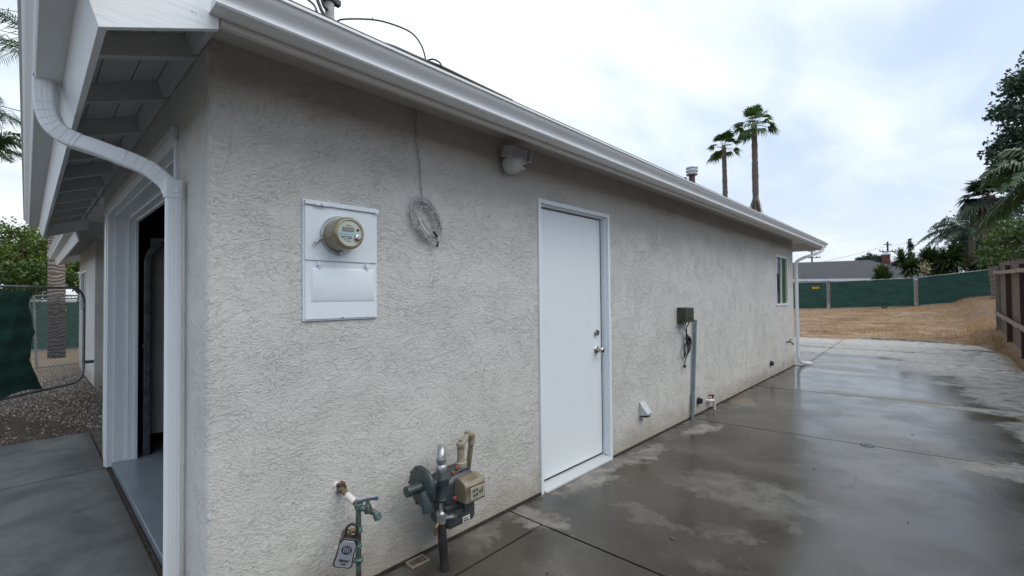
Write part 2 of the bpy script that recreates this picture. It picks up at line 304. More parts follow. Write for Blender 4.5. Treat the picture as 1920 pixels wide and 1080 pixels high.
def wet_concrete():
    t = NT('wet_concrete')
    s = t.sep(); x, y = s[0], s[1]
    wx = t.math('ADD', x, t.math('MULTIPLY', t.math('SUBTRACT', t.noise(3.2, 5, .65, v=t.map(loc=(5, 5, 0))), .5), .62))
    wy = t.math('ADD', y, t.math('MULTIPLY', t.math('SUBTRACT', t.noise(3.2, 5, .65, v=t.map(loc=(1, 9, 0))), .5), .62))
    wx = t.math('ADD', wx, t.math('MULTIPLY', t.math('SUBTRACT', t.noise(13, 5, .7), .5), .16))
    dry = None
    # drying patches: centre x, y, radius x, y, softness, amount
    for cx, cy, rx, ry, so_, am in [(1.76, -.22, .10, .24, .5, .75), (1.35, -.12, .20, .09, .5, .5), (2.6, -.04, .50, .16, .4, .95), (3.3, -.16, .32, .09, .5, .8),
                                (4.40, -.22, .32, .13, .35, .85), (3.05, -1.10, .26, .44, .6, .7), (2.80, -1.30, .12, .16, .8, .35), (2.28, -.72, .07, .20, .9, .5),
                                (2.40, -1.14, .09, .13, .9, .5), (2.0, -1.25, .08, .12, .9, .35), (1.45, -.60, .10, .10, .9, .25), (5.9, -.2, .3, .12, .5, .45),
                                (4.86, -2.75, .22, .65, .25, .9), (6.4, -2.95, .9, .32, .25, .85), (7.42, -2.2, .12, 1.25, .3, .9), (8.6, -3.3, 1.3, .9, .15, .95), (12.2, -3.2, 2.6, .8, .3, .9),
                                (9.3, -1.6, .16, 1.2, .4, .35), (10.1, -.6, .28, .7, .4, .6), (10.6, -2.2, .18, .9, .4, .5), (11.6, -1.2, .4, 1.6, .5, .65),
                                (13.3, -.7, .6, 2.1, .5, .9), (14.7, -1.2, .55, 2.2, .5, .85), (16.2, -.6, 1.0, 3.0, .5, 1.0), (11.2, -2.6, .9, .9, .5, .9), (10.6, -3.1, 2.4, .75, .3, .95), (13.0, -2.4, 1.2, .9, .5, .8), (12.8, 1.2, 1.2, .7, .5, .8), (15.6, 1.4, 1.2, .9, .5, .8)]:
        a = t.math('DIVIDE', t.math('SUBTRACT', wx, cx), rx); b = t.math('DIVIDE', t.math('SUBTRACT', wy, cy), ry)
        d = t.math('ADD', t.math('MULTIPLY', a, a), t.math('MULTIPLY', b, b))
        m = t.ramp(d, 1.25 + so_ * 1.3, .75 - so_ * .6, 0., am * (.55 if cx < 3.3 and cy < -.5 else 1.))
        dry = m if dry is None else t.math('MAXIMUM', dry, m)
    dry = t.math('MULTIPLY', dry, t.ramp(t.noise(6, 7, .70, .5), .34, .60, .30, 1.))
    film = t.math('MULTIPLY', t.ramp(t.noise(1.0, 7, .66, 1.0, v=t.map(loc=(2, 6, 0), rot=(0, 0, rad(20)), sc=(1, .6, 1))), .50, .72), .15)
    edge = t.math('MAXIMUM', t.math('MULTIPLY', t.ramp(t.math('ADD', wy, t.math('MULTIPLY', t.noise(2, 3), .12)), -.16, .06), .42), t.math('MULTIPLY', t.ramp(t.math('ABSOLUTE', t.math('SUBTRACT', wx, 7.42)), .26, .10), t.ramp(y, -.4, -1.0, 0, .7)))
    dry = t.math('MAXIMUM', dry, t.math('MAXIMUM', film, t.math('MULTIPLY', edge, t.ramp(t.noise(3.3, 5, .7), .35, .6))))
    grime = t.noise(1.1, 6, .62, .4)
    wetc = t.mix(t.ramp(grime, .34, .66), (.028, .0235, .018), (.060, .051, .040))
    wetc = t.mix(t.math('MULTIPLY', t.ramp(t.noise(.8, 4, .6, v=t.map(loc=(4, 2, 0))), .5, .7), .5), wetc, (.036, .030, .020))
    dryc = t.mix(t.noise(26, 5, .7), (.16, .15, .135), (.33, .315, .29))
    dryc = t.mix(t.ramp(x, 9.5, 12.5, 0, .65), dryc, (.50, .485, .45))
    dryc = t.mix(t.math('MULTIPLY', t.ramp(t.noise(3.5, 5, .7), .55, .7), .5), dryc, (.25, .21, .16))
    col = t.mix(dry, wetc, dryc)
    col = t.mix(t.math('MULTIPLY', t.ramp(t.noise(150, 3, .7), .55, .75), .35), col, (.15, .14, .125))
    # rust bloom beside the wall and pale flecks of plaster
    rs = t.math('ADD', t.math('POWER', t.math('DIVIDE', t.math('SUBTRACT', wx, 6.1), .28), 2), t.math('POWER', t.math('DIVIDE', t.math('ADD', wy, .2), .10), 2))
    col = t.mix(t.ramp(rs, 1.0, .2, 0, .4), col, (.22, .155, .10))
    fl = t.ramp(t.voro(4.3, v=t.map(loc=(.3, .7, 0))), .028, .018)
    col = t.mix(t.math('MULTIPLY', fl, .75), col, (.55, .55, .52))
    fl2 = t.ramp(t.voro(7.7), .020, .012)
    col = t.mix(t.math('MULTIPLY', fl2, .8), col, (.03, .022, .02))
    # cracks
    def crack(pts, w=.005):
        out = None
        nx = t.math('ADD', x, t.math('MULTIPLY', t.math('SUBTRACT', t.noise(9, 5, .7), .5), .10)); ny = t.math('ADD', y, t.math('MULTIPLY', t.math('SUBTRACT', t.noise(9, 5, .7, v=t.map(loc=(7, 0, 0))), .5), .10))
        for (ax, ay), (bx, by) in zip(pts, pts[1:]):
            L2 = (bx - ax) ** 2 + (by - ay) ** 2
            u = t.math('ADD', t.math('MULTIPLY', t.math('SUBTRACT', nx, ax), (bx - ax) / L2), t.math('MULTIPLY', t.math('SUBTRACT', ny, ay), (by - ay) / L2), clamp=True)
            dx = t.math('SUBTRACT', nx, t.math('MULTIPLY_ADD', u, bx - ax, ax)); dy = t.math('SUBTRACT', ny, t.math('MULTIPLY_ADD', u, by - ay, ay))
            d = t.math('SQRT', t.math('ADD', t.math('MULTIPLY', dx, dx), t.math('MULTIPLY', dy, dy)))
            m = t.ramp(d, w * 2.2, w * .5)
            out = m if out is None else t.math('MAXIMUM', out, m)
        return out
    cr = t.math('MAXIMUM', crack([(4.5, -1.46), (3.97, -1.61), (3.62, -1.63)], .008), crack([(3.42, -.85), (3.6, -1.24), (3.58, -1.8)], .005))
    cr = t.math('MAXIMUM', cr, crack([(3.3, -2.1), (3.0, -2.5), (2.9, -3.0)], .003))
    col = t.mix(t.math('MULTIPLY', cr, .65), col, (.028, .022, .018))
    # far slab is mirror wet, near slab only damp-shiny
    far = t.ramp(x, 5.0, 8.5)
    rn = t.noise(1.5, 6, .65, .3)
    rw = t.math('ADD', t.ramp(rn, .35, .68, .17, .34), t.math('MULTIPLY', far, -.13))
    rough = t.math('ADD', t.math('MULTIPLY', t.math('SUBTRACT', 1., dry), rw), t.math('MULTIPLY', dry, .75))
    fine = t.noise(240, 2, .6)
    h = t.math('ADD', t.math('MULTIPLY', fine, .5), t.math('MULTIPLY', t.noise(7, 3), .8))
    h = t.math('MULTIPLY', h, t.math('ADD', .35, t.math('MULTIPLY', dry, .65)))
    return t.fin(col, rough, t.bump(h, .0011), 0, Specular_IOR_Level=.62)
MT['wet'] = wet_concrete()
def left_concrete():
    t = NT('damp_grey_concrete')
    c = t.mix(t.ramp(t.noise(1.6, 7, .68, .5), .33, .68), (.062, .068, .068), (.135, .143, .141))
    c = t.mix(t.math('MULTIPLY', t.ramp(t.noise(6, 5, .7, v=t.map(sc=(1, .4, 1))), .52, .72), .55), c, (.10, .10, .095))
    s = t.sep()
    e = t.ramp(t.math('ADD', s[0], t.math('MULTIPLY', t.noise(7, 5, .7), .10)), -.06, .06)
    c = t.mix(t.math('MULTIPLY', e, .8), c, (.055, .043, .034))
    return t.fin(c, t.ramp(t.noise(2, 4), .3, .7, .45, .8), t.bump(t.noise(120, 3), .0015), 0)
MT['lslab'] = left_concrete()
MT['porch'] = pm('brown_stained_concrete', (.10, .085, .072), (.055, .045, .038), 6, .8, 0, .002, 60)
MT['stone'] = pm('gravel_stone', (.46, .40, .34), (.20, .165, .135), 30, .9, lo=.3, hi=.7)
MT['joint'] = pm('dark_joint_filler', (.022, .018, .014), (.05, .04, .03), 20, .9)

# ------------------------------------------------------------------ mesh builder
class MB:
    def __init__(s): s.v = []; s.f = []; s.mi = []; s.cm = 0
    def add(s, vs, fs):
        o = len(s.v); s.v += [tuple(v) for v in vs]
        for f in fs: s.f.append(tuple(i + o for i in f)); s.mi.append(s.cm)
        return s
    def box(s, a, b, M=None):
        x0, y0, z0 = a; x1, y1, z1 = b
        vs = [Vector(p) for p in [(x0, y0, z0), (x1, y0, z0), (x1, y1, z0), (x0, y1, z0), (x0, y0, z1), (x1, y0, z1), (x1, y1, z1), (x0, y1, z1)]]
        if M: vs = [M @ v for v in vs]
        return s.add(vs, [(0, 3, 2, 1), (4, 5, 6, 7), (0, 1, 5, 4), (1, 2, 6, 5), (2, 3, 7, 6), (3, 0, 4, 7)])
    def prism(s, poly, axis, a, b, M=None):       # poly in the two other axes
        n = len(poly); vs = []
        for t in (a, b):
            for p in poly:
                q = list(p); q.insert('xyz'.index(axis), t); q = Vector(q); vs.append(M @ q if M else q)
        return s.add(vs, [tuple(range(n))[::-1], tuple(range(n, 2 * n))] + [(i, (i + 1) % n, n + (i + 1) % n, n + i) for i in range(n)])
    def tube(s, pts, r, n=8, caps=True, closed=False):
        pts = [Vector(p) for p in pts]; m = len(pts)
        rs = r if isinstance(r, (list, tuple)) else [r] * m
        vs = []; prev = None
        for i, p in enumerate(pts):
            if closed: d = pts[(i + 1) % m] - pts[i - 1]
            else: d = pts[min(i + 1, m - 1)] - pts[max(i - 1, 0)]
            d.normalize()
            if prev is None:
                u = d.cross(Vector((0, 0, 1)));
                if u.length < .1: u = d.cross(Vector((1, 0, 0)))
            else: u = prev - d * prev.dot(d)
            u.normalize(); prev = u; w = d.cross(u)
            for k in range(n):
                a = 2 * math.pi * k / n
                vs.append(p + (u * math.cos(a) + w * math.sin(a)) * rs[i])
        fs = []
        for i in range(m if closed else m - 1):
            j = (i + 1) % m
            for k in range(n): fs.append((i * n + k, i * n + (k + 1) % n, j * n + (k + 1) % n, j * n + k))
        if caps and not closed: fs += [tuple(range(n))[::-1], tuple(range((m - 1) * n, m * n))]
        return s.add(vs, fs)
    def lathe(s, o, axis, prof, n=24):            # prof: (distance along axis, radius)
        o = Vector(o); d = Vector(axis).normalized(); 
        return s.tube([o + d * a for a, _ in prof], [max(r, 1e-4) for _, r in prof], n) if False else s._lathe(o, d, prof, n)
    def _lathe(s, o, d, prof, n):
        u = d.cross(Vector((0, 0, 1)))
        if u.length < .1: u = d.cross(Vector((1, 0, 0)))
        u.normalize(); w = d.cross(u); vs = []
        for a, r in prof:
            for k in range(n):
                t = 2 * math.pi * k / n; vs.append(o + d * a + (u * math.cos(t) + w * math.sin(t)) * max(r, 1e-4))
        fs = []
        for i in range(len(prof) - 1):
            for k in range(n): fs.append((i * n + k, i * n + (k + 1) % n, (i + 1) * n + (k + 1) % n, (i + 1) * n + k))
        fs += [tuple(range(n))[::-1], tuple(range((len(prof) - 1) * n, len(prof) * n))]
        return s.add(vs, fs)
    def rect_tube(s, pts, w, h, side, corr=True):  # rectangular ribbed pipe, 'side' = width direction
        sd = Vector(side).normalized(); pts = [Vector(p) for p in pts]; m = len(pts); vs = []
        ring = []
        for i in range(56):
            a = 2 * math.pi * i / 56; c_, s_ = math.cos(a), math.sin(a); q_ = (abs(c_) ** 5 + abs(s_) ** 5) ** -.2
            fl = 1 - (.035 if corr and i % 4 in (1, 2) and min(abs(c_), abs(s_)) * q_ < .62 else 0)
            ring.append((w / 2 * c_ * q_ * fl, h / 2 * s_ * q_ * fl))
        n = len(ring)
        for i, p in enumerate(pts):
            d = (pts[min(i + 1, m - 1)] - pts[max(i - 1, 0)]).normalized()
            u = (sd - d * sd.dot(d)).normalized(); q = d.cross(u)
            for a, b in ring: vs.append(p + u * a + q * b)
        fs = [(i * n + k, i * n + (k + 1) % n, (i + 1) * n + (k + 1) % n, (i + 1) * n + k) for i in range(m - 1) for k in range(n)]
        fs += [tuple(range(n))[::-1], tuple(range((m - 1) * n, m * n))]
        return s.add(vs, fs)
    def build(s, name, mats, parent=None, bevel=0, smooth=True, ang=35, seg=2):
        me = bpy.data.meshes.new(name); me.from_pydata(s.v, [], s.f); me.update()
        if not isinstance(mats, (list, tuple)): mats = [mats]
        for m in mats: me.materials.append(MT[m] if isinstance(m, str) else m)
        if len(mats) > 1:
            for p, i in zip(me.polygons, s.mi): p.material_index = i
        if smooth:
            me.polygons.foreach_set('use_smooth', [True] * len(me.polygons)); me.set_sharp_from_angle(angle=rad(ang))
        o = bpy.data.objects.new(name, me); COL.objects.link(o)
        if parent: o.parent = parent; o.matrix_parent_inverse = parent.matrix_basis.inverted()
        if bevel:
            md = o.modifiers.new('Bevel', 'BEVEL'); md.width = bevel; md.segments = seg; md.limit_method = 'ANGLE'; md.angle_limit = rad(40); md.harden_normals = False
        return o
def tag(o, label=None, cat=None, group=None, kind=None):
    if label: o['label'] = label
    if cat: o['category'] = cat
    if group: o['group'] = group
    if kind: o['kind'] = kind
    return o
def thing(name, loc, label, cat, group=None):
    o = bpy.data.objects.new(name, None); COL.objects.link(o); o.location = loc; o.empty_display_size = .1
    return tag(o, label, cat, group)
def struct(name, mb, m, label=None): return tag(mb.build(name, m), label, None, None, 'structure')
def arc(c, r, a0, a1, u, v, n=8):
    c = Vector(c); u = Vector(u); v = Vector(v)
    return [c + (u * math.cos(a0 + (a1 - a0) * i / n) + v * math.sin(a0 + (a1 - a0) * i / n)) * r for i in range(n + 1)]
def spline(pts, n=8):
    pts = [Vector(p) for p in pts]; q = [pts[0]] + pts + [pts[-1]]; out = []
    for i in range(1, len(q) - 2):
        for k in range(n):
            t = k / n; a, b, c, d = q[i - 1], q[i], q[i + 1], q[i + 2]
            out.append(.5 * ((2 * b) + (c - a) * t + (2 * a - 5 * b + 4 * c - d) * t * t + (3 * b - a - 3 * c + d) * t ** 3))
    out.append(pts[-1]); return out
def wallgrid(mb, u0, u1, v0, v1, holes, place, flip=False):  # flat wall with rectangular openings
    us = sorted({u0, u1, *[h[0] for h in holes], *[h[1] for h in holes]}); vs = sorted({v0, v1, *[h[2] for h in holes], *[h[3] for h in holes]})
    for a, b in zip(us, us[1:]):
        for c, d in zip(vs, vs[1:]):
            if any(h[0] <= a and b <= h[1] and h[2] <= c and d <= h[3] for h in holes): continue
            q = [place(a, c), place(b, c), place(b, d), place(a, d)]
            mb.add(q, [(3, 2, 1, 0) if flip else (0, 1, 2, 3)])

# ------------------------------------------------------------------ ground
def sstep(a, b, x):
    t = max(0, min(1, (x - a) / (b - a))); return t * t * (3 - 2 * t)
def gz(x, y):
    h = -.03
    if x > 0:
        h += sstep(14, 38, x) * .42
        y0 = -3.28 + .7 * sstep(14.5, 17.5, x)
        h += sstep(y0, -3.55, y) * max(0, min(1, (x - 10) / 9.6)) * .28
        h += max(0, min(1.2, (.5 - y) / 6)) * sstep(20, 39, x) * .65
    return h
def make_ground():
    def axis(lo, hi, far):
        a = []; t = lo
        while t <= hi: a.append(t); t += .5 if (-2 < t < 20) else 1.5
        return [-far, -far / 3, -60] + a + [60 if hi < 60 else hi + 5, far / 3, far]
    xs = axis(-20, 46, 900); ys = sorted(set(axis(-14, 36, 900) + [round(-4.4 + .12 * i, 3) for i in range(36)]))
    rng = random.Random(3); mb = MB(); vs = []
    for y in ys:
        for x in xs: vs.append((x, y, gz(x, y) + (rng.uniform(-.02, .02) if x > 17.5 else 0)))
    n = len(xs)
    mb.add(vs, [(j * n + i, j * n + i + 1, (j + 1) * n + i + 1, (j + 1) * n + i) for j in range(len(ys) - 1) for i in range(n - 1)])
    struct('ground', mb, 'ground', 'brown dirt, straw and gravel ground')
make_ground()
def slab(mb, poly, z0=-.12, z1=0.):
    mb.prism(poly, 'z', z0, z1)
# concrete yard: slabs separated by real 8 mm joints
g = .0075
def yard():
    mb = MB()
    def jx(k, y): # joint lines run slightly skew
        return {0: 1.715 + .012 * y * -1, 1: 4.765 - .085 * y, 2: 7.265 - .11 * y, 3: 9.62 - .05 * y}[k]
    # near strip by wall and main near slab
    mb2 = [[(-6, -.285 - g), (jx(0, -.285) - g, -.285 - g), (jx(0, -3.2) - g, -3.2), (-6, -3.2)], [(.0, -.285 + g), (jx(0, -.28) - g, -.285 + g), (jx(0, -.012) - g, -.012), (.0, -.012)]]
    for i in (0, 1):
        mb2.append([(jx(i, -3.2) + g, -3.2), (jx(i + 1, -3.2) - g * (1 + i), -3.2), (jx(i + 1, -.012) - g * (1 + i), -.012), (jx(i, -.012) + g, -.012)])
    mb2.append([(jx(2, -3.2) + g * 2, -3.2), (12.6, -3.2), (14.3, -3.22), (15.4, -3.12), (16.7, -2.85), (17.5, -2.2), (18.0, -1.3), (17.9, -.5), (16.9, 0.06 - g), (9.9, -.155 - g), (9.9, -.012), (jx(2, -.012) + g * 2, -.012)])
    mb2.append([(10.02, -.145 + g), (16.9, .065 + g), (16.95, 1.2), (16.6, 3.4), (10.02, 3.4)])
    for p in mb2: slab(mb, p[::-1])
    struct('concrete_yard', mb, 'wet', 'wet grey concrete yard beside the wall')
    # filler in the joints
    f = MB(); f.box((-6, -3.2, -.10), (16.5, -.3, -.012)); f.box((0, -.30, -.10), (9.9, -.004, -.014)); f.box((10.0, -.3, -.1), (16.4, 3.3, -.013))
    struct('joint_filler', f, 'joint', 'dark filler in the slab joints')
yard()
def leftslab():
    mb = MB()
    slab(mb, [(-.012, .40), (-5, .40), (-5, 3.08), (-.012, 3.08)]); slab(mb, [(-.012, 3.095), (-5, 3.095), (-5, 4.48), (-.014, 4.64)])
    slab(mb, [(-.012, -.28), (-5, -.28), (-5, .39), (-.012, .39)])
    struct('pavement', mb, 'lslab', 'grey concrete paving in front of the garage')
    f = MB(); f.box((-5, -.28, -.1), (.016, 4.45, -.012)); struct('paving_joint_filler', f, 'joint'); f = MB(); f.prism([(.006, 3.52), (.9, 3.52), (.9, 4.75), (.006, 4.70)], 'z', -.1, -.006); struct('porch_step', f, 'porch', 'brown stained concrete step under the porch')
leftslab()

# ------------------------------------------------------------------ house
H = thing('garage_building', (0, 0, 0), 'low cream stucco garage wing with white door, white gutters and open garage doorway', 'building')
L_, ZT = 10.0, 2.53
DO = (2.06, 3.005, -.05, 2.125)          # side door opening
WI = (8.66, 9.50, 1.225, 2.12)
RC = .022
def house_walls():
    mb = MB()
    wallgrid(mb, RC, L_, -.05, ZT, [DO, WI], lambda u, v: (u, 0, v))
    go = (.50, 3.13, -.05, 2.205)
    wallgrid(mb, RC, 3.5, -.05, ZT, [go], lambda u, v: (0, u, v), True)
    # bull-nosed corner
    n = 6; vs = []
    for i in range(n + 1):
        a = math.pi / 2 * i / n
        for z in (-.05, ZT): vs.append((RC - RC * math.sin(a), RC - RC * math.cos(a), z))
    mb.add(vs, [(2 * i, 2 * i + 1, 2 * i + 3, 2 * i + 2) for i in range(n)])
    # end and return walls
    mb.add([(L_, 0, -.05), (L_, 8, -.05), (L_, 8, ZT + 1.6), (L_, 4, ZT + 2.2), (L_, 0, ZT)], [(0, 1, 2, 3, 4)])
    mb.add([(0, 3.5, -.05), (1.6, 3.5, -.05), (1.6, 3.5, ZT + .35), (0, 3.5, ZT)], [(0, 3, 2, 1)])
    mb.add([(1.6, 3.5, -.05), (1.6, 8.3, -.05), (1.6, 8.3, ZT + .35), (1.6, 3.5, ZT + .35)], [(0, 3, 2, 1)])
    for (u0, u1, v0, v1) in (DO, WI):    # reveals
        d = .12
        mb.add([(u0, 0, v0), (u0, d, v0), (u0, d, v1), (u0, 0, v1)], [(3, 2, 1, 0)]); mb.add([(u1, 0, v0), (u1, d, v0), (u1, d, v1), (u1, 0, v1)], [(0, 1, 2, 3)])
        mb.add([(u0, 0, v1), (u1, 0, v1), (u1, d, v1), (u0, d, v1)], [(0, 3, 2, 1)]); mb.add([(u0, 0, v0), (u1, 0, v0), (u1, d, v0), (u0, d, v0)], [(0, 1, 2, 3)])
    u0, u1, v0, v1 = go
    mb.add([(0, u0, v0), (.14, u0, v0), (.14, u0, v1), (0, u0, v1)], [(0, 1, 2, 3)]); mb.add([(0, u1, v0), (.14, u1, v0), (.14, u1, v1), (0, u1, v1)], [(3, 2, 1, 0)])
    mb.add([(0, u0, v1), (0, u1, v1), (.14, u1, v1), (.14, u0, v1)], [(0, 1, 2, 3)])
    mb.build('wall', 'stucco', H, smooth=True, ang=50)
    f = MB(); f.box((.02, -.009, -.03), (DO[0] - .002, -.001, .018)); f.box((DO[1] + .002, -.009, -.03), (9.98, -.001, .018))
    f.build('weep_screed', 'joint', H, smooth=False)
house_walls()
def roof():
    mb = MB()
    k = .37
    # long slope and front slope meeting in a hip, 3 cm thick
    def zl(y): return 2.487 + k * (y + .445)
    def zf(x): return 2.45 + k * (x + .44)
    xh = lambda y: y + ((2.487 + k * .445) - (2.45 + k * .44)) / k
    A = [(-.04, -.455), (10.72, -.455), (10.72, 5.0), (xh(5.0), 5.0), (xh(-.455), -.455)]
    A = [A[1], A[2], A[3], (max(xh(-.40), -.04), -.40), (-.04, -.455)]
    def sheet(pts, zfn, th):
        up = [(x, y, zfn(x, y)) for x, y in pts]; dn = [(x, y, zfn(x, y) - th) for x, y in pts]; n = len(pts)
        mb.add(up + dn, [tuple(range(n)), tuple(range(n, 2 * n))[::-1]] + [(i, i + n, (i + 1) % n + n, (i + 1) % n) for i in range(n)])
    sheet([(10.72, -.455), (10.72, 5.0), (xh(5.0), 5.0), (xh(-.20), -.20), (-.04, -.455)], lambda x, y: zl(y), .02)
    sheet([(-.445, -.395), (-.06, -.395), (xh(-.20), -.20), (xh(5.0), 5.0), (xh(5.0), 5.92), (-.445, 5.92)], lambda x, y: zf(x), .02)
    r = mb.build('roof', 'shingle', H, smooth=False)
    # flue with galvanised cap and a small plumbing stub
    v = MB(); v.tube([(8.0, 1.2, 3.0), (8.0, 1.2, 3.70)], .055, 16); v.tube([(7.86, 1.28, 3.0), (7.86, 1.28, 3.60)], .04, 12)
    v.cm = 1; v.lathe((8.0, 1.2, 3.66), (0, 0, 1), [(0, .075), (.0, .10), (.02, .105), (.025, .085), (.06, .085), (.065, .108), (.085, .108), (.09, .085), (.12, .085), (.125, .108), (.145, .105), (.155, .02)], 20)
    v.build('flue_pipe', ['brownpipe', 'galv'], r)
    v = MB(); v.tube([(11.1 - .5, .75, 2.8), (11.1 - .5, .75, 3.33)], .035, 10); v.build('vent_pipe', 'brownpipe', r)
    # level fascia and sloped rake board on the long side
    f = MB(); f.prism([(-.375, 2.340), (-.355, 2.338), (-.375, 2.478), (-.395, 2.48)], 'x', -.05, 10.70); f.build('fascia', 'fascia', H, .0015)
    f = MB(); f.prism([(-.354, 2.200), (-.056, 2.322), (-.056, 2.50), (-.395, 2.435), (-.390, 2.32)], 'y', -.382, -.360); f.build('rake_board', 'trimx', H, .0015)
    # front fascia leans outwards towards its top
    f = MB(); f.prism([(-.354, 2.200), (-.392, 2.325), (-.392, 2.430), (-.370, 2.436), (-.370, 2.325), (-.334, 2.207)], 'y', -.3805, 5.90); f.build('fascia', 'trim', H, .0015)
    f = MB(); f.prism([(-.354, 2.200), (.06, 2.353), (.06, 2.50), (-.392, 2.425), (-.390, 2.32)], 'y', 5.90, 5.92); f.build('rake_board', 'trim', H)
    f = MB(); f.prism([(-.39, 2.32), (3, 2.32), (3, 3.6), (-.39, 2.46)], 'x', 10.66, 10.69); f.build('rake_board', 'trim', H)
    # boarded soffit of the front eave
    s = MB()
    for a, b in [(-.385, -.278), (-.274, -.155), (-.151, -.055), (-.051, .08)]:
        s.prism([(a, 2.532 + k * a), (b, 2.532 + k * b), (b, 2.545 + k * b), (a, 2.545 + k * a)], 'y', -.36, 5.9)
    s.build('soffit', 'soffit', H, smooth=False)
    s = MB(); s.box((-.02, -.36, 2.475), (10.66, .0, 2.485)); s.box((10.0, -.36, 2.486), (10.66, 4, 2.495)); s.build('soffit', 'fascia', H, smooth=False)
    ys = [.125, .705, 1.345, 1.97, 2.6, 3.22, 3.85, 4.46, 5.08, 5.66]
    for y in ys:
        s = MB(); s.prism([(-.352, 2.312), (.0, 2.436), (.10, 2.47), (.10, 2.569), (-.352, 2.4015)], 'y', y, y + .042)
        s.build('rafter', 'soffit', H, .001)
    s = MB(); e = [-.33] + ys
    for a, b in zip(e, e[1:]):
        s.prism([(-.028, 2.438), (-.004, 2.442), (-.004, 2.528), (-.052, 2.511)], 'y', a + .044, b - .002)
    s.build('eave_blocking', 'soffit', H, smooth=False)
    # porch ceiling so the recess is closed above
    s = MB(); s.box((.02, 3.52, 2.46), (1.6, 8.2, 2.475)); s.build('porch_ceiling', 'soffit', H, smooth=False)
roof()
GP = [(0, 0), (.078, 0), (.083, .006), (.080, .017), (.0815, .026), (.090, .038), (.104, .052), (.114, .064), (.1165, .073), (.125, .076), (.125, .086), (.113, .087), (.112, .078), (.105, .066), (.088, .045), (.075, .03), (.074, .003), (.003, .003), (.003, .085), (0, .085)]
def gutters():
    def gut(prof, axis, a, b, ends):
        mb = MB(); mb.prism(prof, axis, a, b)
        for e in ends:   # end caps
            o = prof[:12]; mb.prism(o, axis, e, e + .0015)
        return mb
    pl = [(-.377 - o, 2.362 + z) for o, z in GP]
    gut(pl, 'x', -.083, 10.69, [-.0845, 10.69]).build('gutter', 'alu', H, ang=28)
    pf = [(-.391 - o, 2.33 + z) for o, z in GP]
    gut(pf, 'y', -.52, 5.95, [-.5215, 5.95]).build('gutter', 'alu', H, ang=28)
    # near downspout: drop outlet, crimped elbow, diagonal, crimped elbow, ribbed leader
    d = MB()
    pp = spline([(-.440, .556, 2.34), (-.440, .560, 2.330), (-.438, .565, 2.245), (-.427, .560, 2.178), (-.404, .545, 2.132), (-.355, .520, 2.095), (-.283, .475, 2.066), (-.208, .430, 2.033), (-.146, .400, 2.006), (-.104, .378, 1.976), (-.062, .360, 1.930), (-.048, .347, 1.885)], 8)
    m0, m1 = 42, 54
    for i0, i1 in ((0, m0 + 1), (m1, len(pp))): d.rect_tube(pp[i0:i1], .070, .052, (1, -.45, .2))
    d.rect_tube(pp[m0 - 1:m1 + 2], .066, .048, (1, -.45, .2))
    for i in list(range(16, m0 - 1, 4)) + list(range(m1 + 3, len(pp) - 4, 4)):
        d.rect_tube([pp[i], pp[i] + (pp[i + 1] - pp[i]).normalized() * .0035], .0716, .0536, (1, -.45, .2), False)
    d.rect_tube([(-.046, .345, 1.885), (-.046, .345, .02)], .060, .042, (1, 0, 0)); d.rect_tube([(-.047, .346, 1.950), (-.047, .346, 1.870)], .070, .050, (1, 0, 0), False)
    d.build('downspout', 'alu', H, ang=25)
    d = MB()
    path = spline([(10.42, -.435, 2.365), (10.42, -.435, 2.30), (10.36, -.38, 2.245), (10.14, -.14, 2.135), (10.07, -.055, 2.06), (10.06, -.045, 1.98)], 4) + [Vector((10.06, -.045, .17))] + spline([(10.06, -.05, .15), (10.09, -.08, .07), (10.22, -.16, .035), (10.32, -.22, .03)], 4)
    d.rect_tube(path, .07, .055, (1, .4, 0)); d.build('downspout', 'alu', H, ang=25)
gutters()
def side_door():
    # frame: brickmould proud of the stucco, jambs back to the slab
    u0, u1, z1 = 2.045, 3.02, 2.135
    f = MB()
    f.box((u0, -.014, .0), (u0 + .030, .09, z1)); f.box((u1 - .030, -.014, .0), (u1, .09, z1)); f.box((u0 + .0302, -.014, z1 - .030), (u1 - .0302, .09, z1))
    f.box((u1 - .040, .012, .04), (u1 - .0303, .088, z1 - .031)); f.box((u0 + .0303, .012, .04), (u0 + .040, .088, z1 - .031)); f.box((u0 + .041, .012, z1 - .040), (u1 - .041, .088, z1 - .0303))
    f.build('door_frame', 'door', H, .0015)
    dd = MB(); dd.box((u0 + .043, .056, .056), (u1 - .056, .098, z1 - .050))
    door = dd.build('door', 'door', H, .001)
    g_ = MB(); g_.box((u0 + .0405, .060, .041), (u1 - .0405, .12, z1 - .0405)); g_.build('weatherstrip', 'black', door, smooth=False)
    s = MB(); s.prism([(-.035, .004), (-.035, .018), (.01, .030), (.05, .040), (.11, .040), (.11, .004)], 'x', u0 + .0305, u1 - .0305)
    s.build('threshold', 'sill', H, .001)
    for z, r, ln in ((1.105, .030, .022), (.955, .034, .012)):
        k = MB(); k.lathe((2.885, .056, z), (0, -1, 0), [(0, r), (.006, r), (.012, r * .82), (ln, r * .78 if z > 1 else r * .4), (ln + .002, .004)], 24)
        if z < 1: k.lathe((2.885, .050, z), (0, -1, 0), [(0, .013), (.030, .012), (.036, .022), (.048, .027), (.060, .026), (.068, .018), (.071, .004)], 24)
        else: k.box((2.882, .030, z - .009), (2.888, .036, z + .009))
        k.build('knob' if z < 1 else 'deadbolt', 'nickel', door, ang=40)
side_door()
